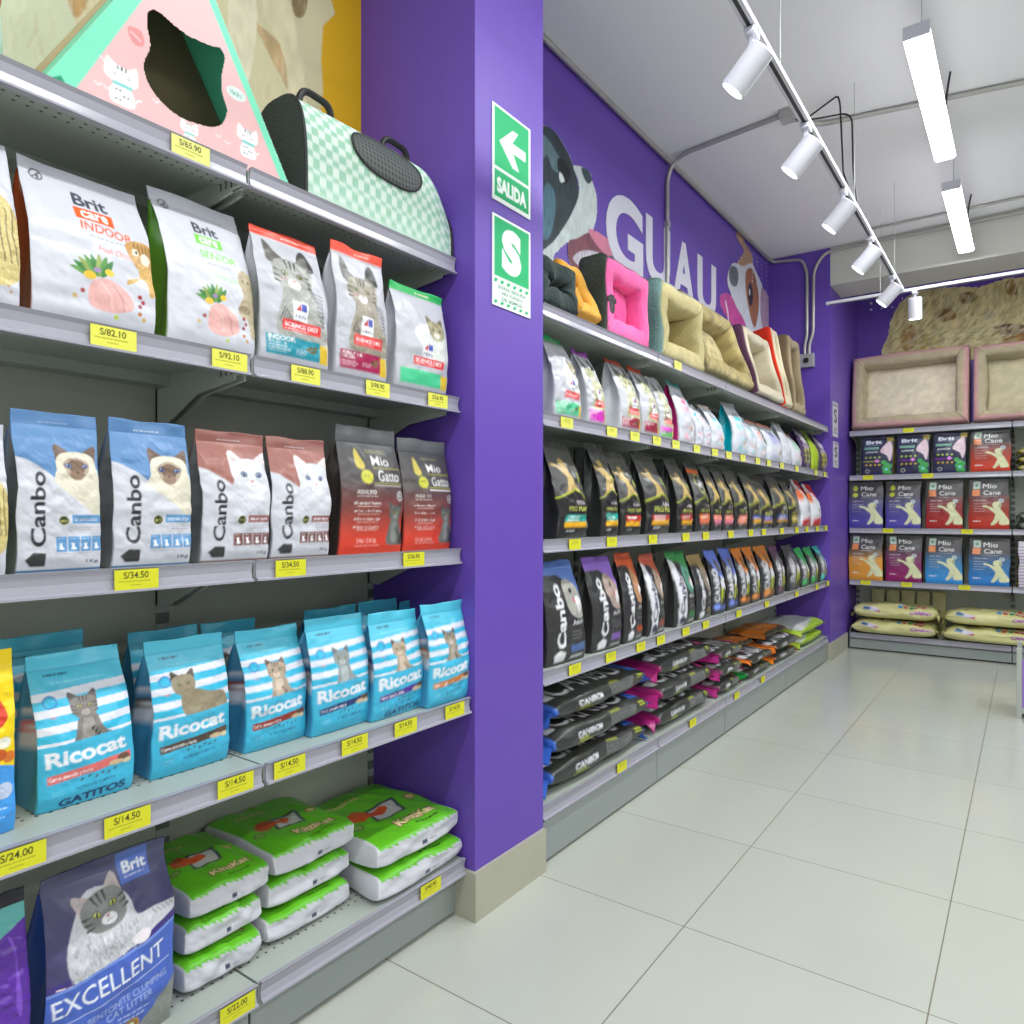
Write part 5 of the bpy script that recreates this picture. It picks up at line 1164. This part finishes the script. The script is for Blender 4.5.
def s_small(n, A):
    a = Art(n, A, (206, 204, 210)); a.text('S', .2, .4*A, .6, .4*A, (90, 86, 110), bold=.03); a.lines(.15, .25*A, .7, 4, .05*A, (130, 126, 150), th=.03*A); a.rect(.1, .86*A, .9, .94*A, (140, 136, 160)); return a
board(832.5, 837.5, 401, 436, s_small, 'upper small pale notice on the corner pillar', 'sign', 'notice', n=20)
board(833, 838, 441, 467, s_small, 'lower small pale notice on the corner pillar', 'sign', 'notice', n=20)

# ------------------------------------------------------------------ wall prints
WXp = WX+.003
def wallprint(name, pxr, painter, label, cat='wall print', plane='X', n=220, th=None):
    """sheet on the left wall (plane X) or back wall (plane Y); the painter draws in sheet units through P(px,py)"""
    a0, a1, z0, z1 = pxr; W = a1-a0
    a = Art(n, (z1-z0)/W, (255, 255, 255), clear=True)
    if plane == 'X': P = lambda px, py: ((yX(px, WX)-a0)/W, (zat(py, WX, yX(px, WX))-z0)/W)
    else: P = lambda px, py: ((xY(px, YB)-a0)/W, (zat(py, xY(px, YB), YB)-z0)/W)
    painter(a, P)
    if plane == 'X': o = decal(name, a, 1, lambda u, v: (0, a0+u*W-(a0+W/2), v*(z1-z0)-(z1-z0)/2), M['vinyl']); o.location = (WXp, a0+W/2, (z0+z1)/2)
    else: o = decal(name, a, 1, lambda u, v: (a0+u*W-(a0+W/2), 0, v*(z1-z0)-(z1-z0)/2), M['vinyl']); o.location = (a0+W/2, YB-.003, (z0+z1)/2)
    tag(o, label, cat); return o
def zz3(x, y): return (540+x/4.655, 100+y/4.655)
def terrier(a, P):
    Z = lambda L: [P(*zz3(x, y)) for x, y in L]
    a.blob(Z([(-150, 200), (-60, 130), (15, 122), (60, 140), (110, 215), (150, 300), (178, 420), (170, 520), (120, 600), (60, 700), (0, 760), (-140, 780), (-200, 400)]), (48, 62, 66), fur=.3, ff=30)
    a.blob(Z([(-40, 150), (20, 170), (70, 240), (120, 340), (60, 330), (30, 260), (-10, 300)]), (96, 122, 130), fur=.2); a.blob(Z([(20, 400), (60, 420), (70, 520), (40, 640), (0, 620)]), (80, 120, 136), fur=.25)
    a.blob(Z([(152, 310), (195, 312), (225, 350), (262, 450), (262, 540), (240, 610), (180, 650), (130, 660), (60, 740), (150, 820), (150, 900), (-40, 900), (-20, 740), (60, 660), (110, 590), (150, 520), (178, 440), (172, 370)]), (206, 216, 214), fur=.12)
    a.blob(Z([(190, 318), (222, 326), (240, 372), (222, 392), (202, 366)]), (60, 80, 86)); 
    a.blob(Z([(130, 660), (170, 645), (236, 618), (300, 680), (320, 730), (230, 790), (170, 800), (130, 740)]), (130, 74, 88), fur=.2); a.blob(Z([(150, 740), (200, 700), (280, 720), (220, 790)]), (196, 190, 200), fur=.3, ff=80)
    a.blob(Z([(222, 606), (262, 610), (320, 650), (358, 706), (346, 732), (300, 716), (258, 672)]), (216, 130, 156), fur=.08)
    a.blob(Z([(78, 280), (110, 285), (140, 340), (118, 395), (90, 370)]), (24, 26, 28)); a.blob(Z([(86, 340), (98, 345), (112, 380), (92, 384)]), (226, 236, 236))
wallprint('wall_print', (2.0, 3.62, 1.95, 3.0), terrier, 'printed black and white terrier head with tongue out on the long purple wall', n=260)
def zz4(x, y): return (680+x/4.655, 200+y/4.655)
def jack(a, P):
    Z = lambda L: [P(*zz4(x, y)) for x, y in L]
    a.blob(Z([(262, 150), (280, 150), (300, 200), (330, 250), (336, 320), (290, 330), (262, 300), (296, 240), (266, 190)]), (176, 140, 116), fur=.25)
    a.blob(Z([(225, 330), (250, 292), (290, 310), (330, 296), (350, 330), (380, 400), (392, 520), (380, 620), (330, 650), (300, 620), (262, 520), (236, 440), (218, 380)]), (216, 220, 230), fur=.08)
    a.blob(Z([(236, 310), (262, 318), (270, 350), (262, 400), (238, 396), (226, 350)]), (104, 110, 120), fur=.25)
    a.blob(Z([(304, 340), (332, 320), (356, 390), (366, 480), (350, 590), (330, 560), (306, 440)]), (168, 112, 84), fur=.2); a.ell(*P(*zz4(326, 440)), .035, .05, (60, 54, 66)); a.ell(*P(*zz4(322, 430)), .01, .014, (230, 230, 236))
    a.blob(Z([(378, 408), (404, 440), (430, 520), (426, 580), (384, 600), (372, 500)]), (178, 150, 170), fur=.2)
    a.blob(Z([(182, 470), (196, 436), (232, 440), (262, 500), (296, 560), (304, 610), (250, 590), (206, 532)]), (204, 84, 160), fur=.15); a.line(Z([(210, 470), (222, 530), (226, 600)]), .014, (226, 226, 236))
    for r in range(7):
        for c in range(4):
            a.ell(*P(*zz4(335+22*c, 255+21*r+13*c)), .0065, .0055, (216, 214, 230))
wallprint('wall_print', (4.3, 6.1, 1.96, 3.3), jack, 'printed brown and white dog with pink tongue beside the corner', n=240)
def ytoz(y, k): return y
def catwall(a, P):
    a.rect(0, 0, 1, a.A, (226, 176, 26))
    B = lambda L: [P(*q) for q in L]
    a.poly([(0, 0), (0, a.A)]+B([(332, -60), (330, 0), (334, 14), (322, 26), (320, 60), (322, 90), (318, 130), (316, 180)]), (214, 206, 164), fur=.1, ff=12)
    a.blob(B([(20, -40), (60, -40), (75, 30), (60, 90), (0, 80), (-30, 30)]), (206, 214, 180), fur=.1, ff=20)
    a.blob(B([(66, -20), (90, -20), (84, 10), (72, 16)]), (186, 150, 96), fur=.2); a.blob(B([(250, 20), (262, 28), (282, 50), (288, 90), (276, 70), (262, 42)]), (190, 150, 96), fur=.3, al=.7)
    a.blob(B([(290, -10), (306, -10), (304, 14), (294, 16)]), (150, 130, 90), fur=.3); a.blob(B([(230, -30), (250, -20), (256, 30), (240, 110), (228, 60)]), (228, 222, 190), fur=.1)
    a.hair(2200, (0, 0, P(306, 0)[0], a.A), [(226, 220, 184), (200, 190, 146), (236, 232, 208), (190, 164, 116)], .03, lambda x, y: 4.4+.8*n2(x, y, 4, 2), w=.003, al=.22)
    a.blob(B([(268, -30), (290, 10), (300, 60), (306, 120), (290, 140), (284, 60), (262, 10)]), (226, 216, 176), fur=.12)
wallprint('wall_print', (-.1, 1.616, 1.9, 3.3), catwall, 'yellow wall print with cream cat fur above the near shelving unit', n=400)
def golden(a, P):
    Z = lambda L: [P(824+x/5.12, 230+y/5.12) for x, y in L]
    a.blob(Z([(330, 540), (350, 450), (400, 370), (470, 320), (560, 300), (700, 290), (800, 290), (930, 250), (1100, 240), (1500, 250), (1700, 420), (1500, 640), (1000, 660), (340, 660)]), (212, 198, 144), fur=.3, ff=26)
    for L, c in (([(700, 330), (760, 320), (790, 350), (740, 380), (700, 370)], (110, 84, 52)), ([(560, 430), (640, 400), (680, 450), (600, 470)], (140, 104, 62)), ([(400, 520), (450, 480), (480, 560), (440, 620), (400, 600)], (170, 132, 76)), ([(860, 500), (960, 480), (1060, 500), (1000, 540), (880, 530)], (100, 80, 70)), ([(580, 500), (700, 520), (850, 490), (900, 600), (620, 600)], (214, 206, 150)), ([(810, 420), (860, 410), (880, 450), (830, 460)], (214, 206, 170)), ([(930, 270), (980, 260), (990, 330), (940, 330)], (150, 120, 66)), ([(480, 560), (540, 520), (600, 600), (500, 620)], (206, 190, 120)), ([(920, 560), (1040, 530), (1040, 600), (940, 610)], (170, 120, 60))):
        a.blob(Z(L), c, fur=.35, ff=36)
    a.hair(5200, (0, 0, 1, a.A), [(222, 210, 154), (176, 148, 94), (232, 226, 178), (150, 120, 76), (214, 198, 138), (238, 232, 196)], .022, lambda x, y: 2.2+2.5*n2(x, y, 5, 2), w=.0035, al=.5)
    for x, y in ((242, 378), (243, 412), (296, 405), (350, 396), (404, 352), (350, 352), (296, 366)): a.ell(*Z([(x, y)])[0], .0055, .0055, (214, 212, 232))
wallprint('wall_print', (-1.27, 1.6, 2.1, 3.2), golden, 'printed golden retriever fur and face above the back wall dog beds', plane='Y', n=300)
# wall lettering
lt = empty('wall_lettering', (WX, 4.05, 2.65)); tag(lt, 'large white wall lettering reading GUAU on the long purple wall', 'lettering')
lm = mat('white_vinyl_letter', (222, 220, 234), .5)
for ch, (pa, pb, ta, ba) in zip('GUAU', [((605.5), 642.5, None, None), (645.5, 669.5, None, None), (672.5, 694, None, None), (697, 715.5, None, None)]):
    cu = bpy.data.curves.new('letter', 'FONT'); cu.body = ch; cu.offset = .035; cu.extrude = .004; cu.resolution_u = 6
    tmp = bpy.data.objects.new('t', cu); me = bpy.data.meshes.new_from_object(tmp); bpy.data.objects.remove(tmp)
    v = np.array([q.co[:] for q in me.vertices]); mn = v.min(0); szz = v.max(0)-mn
    y0, y1 = yX(pa, WX), yX(pb, WX); zb, zt = 2.455, 2.89
    zb = 2.47 if ch == 'G' else 2.515
    nv_ = (v-mn)/szz*np.array([y1-y0, zt-zb, .004])
    for q, p in zip(me.vertices, nv_): q.co = (p[2]+.0005, p[0]+y0-4.05, p[1]+zb-2.65)
    me.materials.clear(); me.materials.append(lm); o = bpy.data.objects.new('letter', me); link(o, lt); tag(o, 'white letter '+ch+(' before the A' if False else ''))

# ------------------------------------------------------------------ conduits
def conduit(pts, label, r=.013, cat='conduit', rr=.09, m='galv', clips=()):
    o = empty('conduit', pts[0]); tag(o, label, cat); p0 = Vector(pts[0])
    MB().tube([q-p0 for q in arc(pts, rr, 7)], r, 10).build('pipe', M[m], o, smooth=True)
    for c in clips:
        c = Vector(c)-p0; MB().box(c.x-.016, c.x+.016, c.y-.016, c.y+.016, c.z-.016, c.z+.016, .003).build('clip', M['galv'], o)
    return o
yv = yX(668, WX+.02)
conduit([(WX+.015, yv, 1.90), (WX+.015, yv, ZC-.015), (-1.08, 3.92, ZC-.013)], 'metal conduit rising beside the lettering and crossing the ceiling to the junction box', rr=.16, clips=[(WX+.015, yv, 2.91)])
conduit([(WX+.02, 1.99, ZC-.02), (WX+.02, 6.04, ZC-.02), (WX+.04, 6.095, ZC-.03), (-1.50, 6.1, 3.255), (-1.462, 6.1, 3.15), (-1.462, 6.1, 2.62), (-1.48, 6.1, 2.55), (-1.48, 6.1, 2.47)], 'metal conduit along the wall and ceiling corner dropping to the switch box', rr=.08)
conduit([(-1.445, 6.1, 2.47), (-1.445, 6.1, 2.55), (-1.415, 6.1, 2.64), (-1.41, 6.1, 3.15), (-1.33, 6.095, 3.27), (-1.2, 6.10, ZC-.03), (3.5, 6.10, ZC-.03)], 'metal conduit rising from the switch box and running along the ceiling beam', rr=.1)
conduit([(-.98, 5.86, ZC-.013), (3.5, 5.92, ZC-.013)], 'metal conduit on the ceiling just in front of the beam', r=.009)
conduit([(-1.0, 3.93, ZC-.015), (-.95, 4.12, ZC-.015), (-.46, 4.22, ZC-.015), (2.5, 4.82, ZC-.015)], 'metal conduit on the ceiling running right from the junction box')
jb = empty('junction_box', (-1.03, 3.92, ZC)); tag(jb, 'small grey junction box on the ceiling above the track lights', 'junction box')
MB().box(-.045, .045, -.045, .045, -.045, -.001, .006).build('box', M['galv'], jb); MB().box(-.038, .038, -.038, .038, -.048, -.044).build('cover', M['metal'], jb)
sb = empty('switch_box', (-1.463, 6.116, 2.42)); tag(sb, 'grey metal socket box under the twin conduits on the corner pillar', 'socket')
MB().box(-.06, .06, -.045, -.001, -.055, .055, .005).build('box', mat('box_grey', (178, 178, 176), .4, .4), sb)
MB().prism([(.022*math.cos(t), .022*math.sin(t)) for t in np.linspace(0, 2*math.pi, 17)[:-1]], -.05, -.0455, 'y').build('socket_face', M['dark'], sb)
def cable(pts, label, r=.0045, rr=.05):
    p0 = Vector(pts[0]); o = MB().tube([q-p0 for q in arc(pts, rr, 6)], r, 8).build('cable', M['dark'], None, smooth=True); o.location = p0; tag(o, label, 'cable'); return o
cable([(-1.0, 3.93, 3.265), (-.96, 3.93, 3.24), (-.785, 3.9, 3.30), (-.775, 3.9, 3.25), (-.76, 3.9, 2.9), (-.70, 3.88, 2.7015)], 'left black cable hanging from the junction box to the track', rr=.02)
cable([(-1.0, 3.95, 3.262), (-.9, 3.97, 3.25), (-.735, 3.98, 3.235), (-.728, 3.98, 2.9), (-.70, 3.98, 2.701)], 'right black cable hanging from the junction box to the track', rr=.06)

# ------------------------------------------------------------------ track lights and battens
TX = -.70; TZ2 = 2.68
def track(p0, p1, axis, label):
    o = empty('lighting_track', p0); tag(o, label, 'lighting track'); L = (p1[0]-p0[0]) if axis == 'x' else (p1[1]-p0[1])
    b = (lambda a0, a1, w0, w1, z0, z1: (a0, a1, w0, w1, z0, z1)) if axis == 'x' else (lambda a0, a1, w0, w1, z0, z1: (w0, w1, a0, a1, z0, z1))
    MB().box(*b(0, L, -.018, .018, 0, .02), .002).build('rail', M['white'], o); MB().box(*b(.02, L-.02, -.006, .006, -.0015, .0)).build('slot', M['dark'], o)
    k = .35
    while k < L:
        q = (k, 0) if axis == 'x' else (0, k)
        MB().tube([(q[0], q[1], .02), (q[0], q[1], ZC-p0[2]-.001)], .0015, 6).build('hanger_wire', M['metal'], o); k += 1.3
    return o
track((TX, .9, TZ2), (TX, 5.45, TZ2), 'y', 'white lighting track running down the aisle with five spotlights')
track((-1.183, 5.49, TZ2), (3.0, 5.49, TZ2), 'x', 'white lighting track crossing in front of the back wall')
def spot(loc, d, label, power, yoke=1):
    o = empty('track_spotlight', loc); tag(o, label, 'spotlight', 'white cylinder track spotlights')
    d = Vector(d).normalized(); q = d.to_track_quat('-Z', 'Y').to_matrix().to_4x4()
    c = Vector((d.x*.02, 0, -.118)); Lb = .138; r = .042
    MB().box(-.016, .016, -.03, .03, -.022, -.002, .003).box(-.006, .006, -.012, .012, -.05, -.02).build('adapter', M['white'], o)
    st = c-d*Lb*.5
    MB().tube([(0, 0, -.045), (0, .05, -.06), (c.x, .05, c.z+.01), (c.x, .043, c.z+.01)], .007, 8).build('yoke', M['white'], o)
    mb = MB().tube([c-d*Lb/2, c-d*(Lb/2-.004), c+d*(Lb/2-.012), c+d*Lb/2], [r*.9, r, r, r], 28); mb.build('body', M['white'], o, smooth=True)
    MB().tube([c+d*(Lb/2+.0005), c+d*(Lb/2+.003)], r*.86, 24).build('lens', M['lens'], o)
    ld = bpy.data.lights.new('spot_beam', 'SPOT'); ld.energy = power; ld.spot_size = R(75); ld.spot_blend = .6; ld.shadow_soft_size = .035; ld.color = (1, .98, .94)
    lo = bpy.data.objects.new('spot_beam', ld); link(lo, o); lo.location = c+d*(Lb/2+.012); lo.rotation_euler = d.to_track_quat('-Z', 'Y').to_euler()
    return o
for i, px in enumerate((752, 806, 843, 870, 892)):
    spot((TX, yX(px, TX), TZ2), (-.68, -.04, -.73), 'white cylinder spotlight aimed at the long unit, %s from the camera' % ORD[i], SPW)
spot((xY(915, 5.49), 5.49, TZ2), (0, .12, -1), 'white cylinder spotlight pointing straight down on the crossing track', SPW*.8)
def batten(x, y0, y1, z, label, power):
    o = empty('batten_light', (x, (y0+y1)/2, z)); tag(o, label, 'ceiling light', 'hanging linear batten lights'); L = (y1-y0)/2
    MB().box(-.04, .04, -L+.009, L-.009, .0305, .052, .004).build('housing', M['white'], o)
    MB().prism([(-.045, .03), (-.048, .012), (-.035, .0), (.035, .0), (.048, .012), (.045, .03)], -L+.009, L-.009, 'y').build('diffuser', M['lamp'], o)
    for s in (-1, 1):
        MB().box(-.047, .047, s*L-.008 if s > 0 else -L, L if s > 0 else -L+.008, .001, .053, .002).build('end_cap', M['white'], o)
        MB().tube([(0, s*L*.72, .05), (0, s*L*.72, ZC-z-.001)], .0015, 6).build('hanger_wire', M['metal'], o)
    ld = bpy.data.lights.new('batten_glow', 'AREA'); ld.shape = 'RECTANGLE'; ld.size = .09; ld.size_y = 2*L-.05; ld.energy = power; ld.color = (.97, 1, 1)
    lo = bpy.data.objects.new('batten_glow', ld); link(lo, o); lo.location = (0, 0, -.004)
    MB().tube(arc([(.02, L*.5, .05), (.03, L*.5, .2), (.05, L*.4, ZC-z-.01)], .05), .005, 8).build('power_cable', M['dark'], o)
    return o
batten(-.355, 3.17, 4.37, 3.03, 'nearer of the two hanging white linear lights', BPW)
batten(-.36, 4.78, 5.99, 3.03, 'farther of the two hanging white linear lights, before the beam', BPW)
for k, (x, y) in enumerate([(-.355, 1.55), (-.355, -.05), (-.355, -1.7), (1.6, -1.7), (1.6, -.05), (1.6, 1.55), (1.6, 3.17), (1.6, 4.78), (3.4, .8), (3.4, 3.2)]):  # unseen lamps added beyond the two visible ones to light the room
    batten(x, y, y+1.2, 3.03, 'hanging white linear light outside the picture, %s of the others' % ORD[k], BPW)

# ------------------------------------------------------------------ low stand at the right edge
xs = xY(1017.5, 5.0); ds = empty('display_stand', (xs+.2, 5.15, 0)); tag(ds, 'low lavender panelled display stand cut off at the right picture edge', 'display stand')
lav = mat('lavender_panel', (150, 120, 190), .4)
MB().box(-.2, .2, -.15, -.14, .06, .34).box(-.2, -.19, -.14, .15, .06, .34).build('side_panel', lav, ds)
MB().box(-.205, -.18, -.155, -.13, 0, .40, .003).box(.18, .205, -.155, -.13, 0, .40, .003).box(-.205, -.18, .13, .155, 0, .40, .003).build('corner_post', M['metal'], ds)
MB().box(-.2, .2, -.15, .15, .03, .06).build('base', M['metal'], ds)
sa = Art(30, 3., (214, 210, 220)); 
for k in range(14): sa.line([(.0, .2*k), (1, .2*k+.16)], .04, (120, 60, 140))
sa.rect(.5, 0, 1, 3, (96, 44, 120))
px_, py_z = 1014.5, 0
xq = xY(1018.5, BY); pouch('food_bag', sa, .2, .36, .05, (xq+.1, BY+.04, LZ['B'][1]+.001), 0, 'purple bag with white netting on the back unit at the right picture edge', 'pet food bag', side=(214, 210, 220))

# ------------------------------------------------------------------ uniform ambient fill added to soften the light, let in by the open side, camera
wd_ = bpy.data.worlds.new('ambient_fill_world'); scn.world = wd_; wd_.use_nodes = True
wd_.node_tree.nodes['Background'].inputs[0].default_value = (.93, .97, 1, 1); wd_.node_tree.nodes['Background'].inputs[1].default_value = WST
cd = bpy.data.cameras.new('camera'); cam = bpy.data.objects.new('camera', cd); COL.objects.link(cam)
cam.location = (0, 0, EYE); cam.rotation_euler = (R(90), 0, math.atan2(SA, CA)); cd.sensor_width = 36; cd.sensor_fit = 'HORIZONTAL'; cd.lens = 36*F/1024; cd.shift_y = 3/1024
cd.clip_start = .05; scn.camera = cam
scn.view_settings.view_transform = 'Standard'; scn.view_settings.look = 'None'; scn.view_settings.gamma = 1; scn.view_settings.use_curve_mapping = False
scn.view_settings.exposure = EXPO
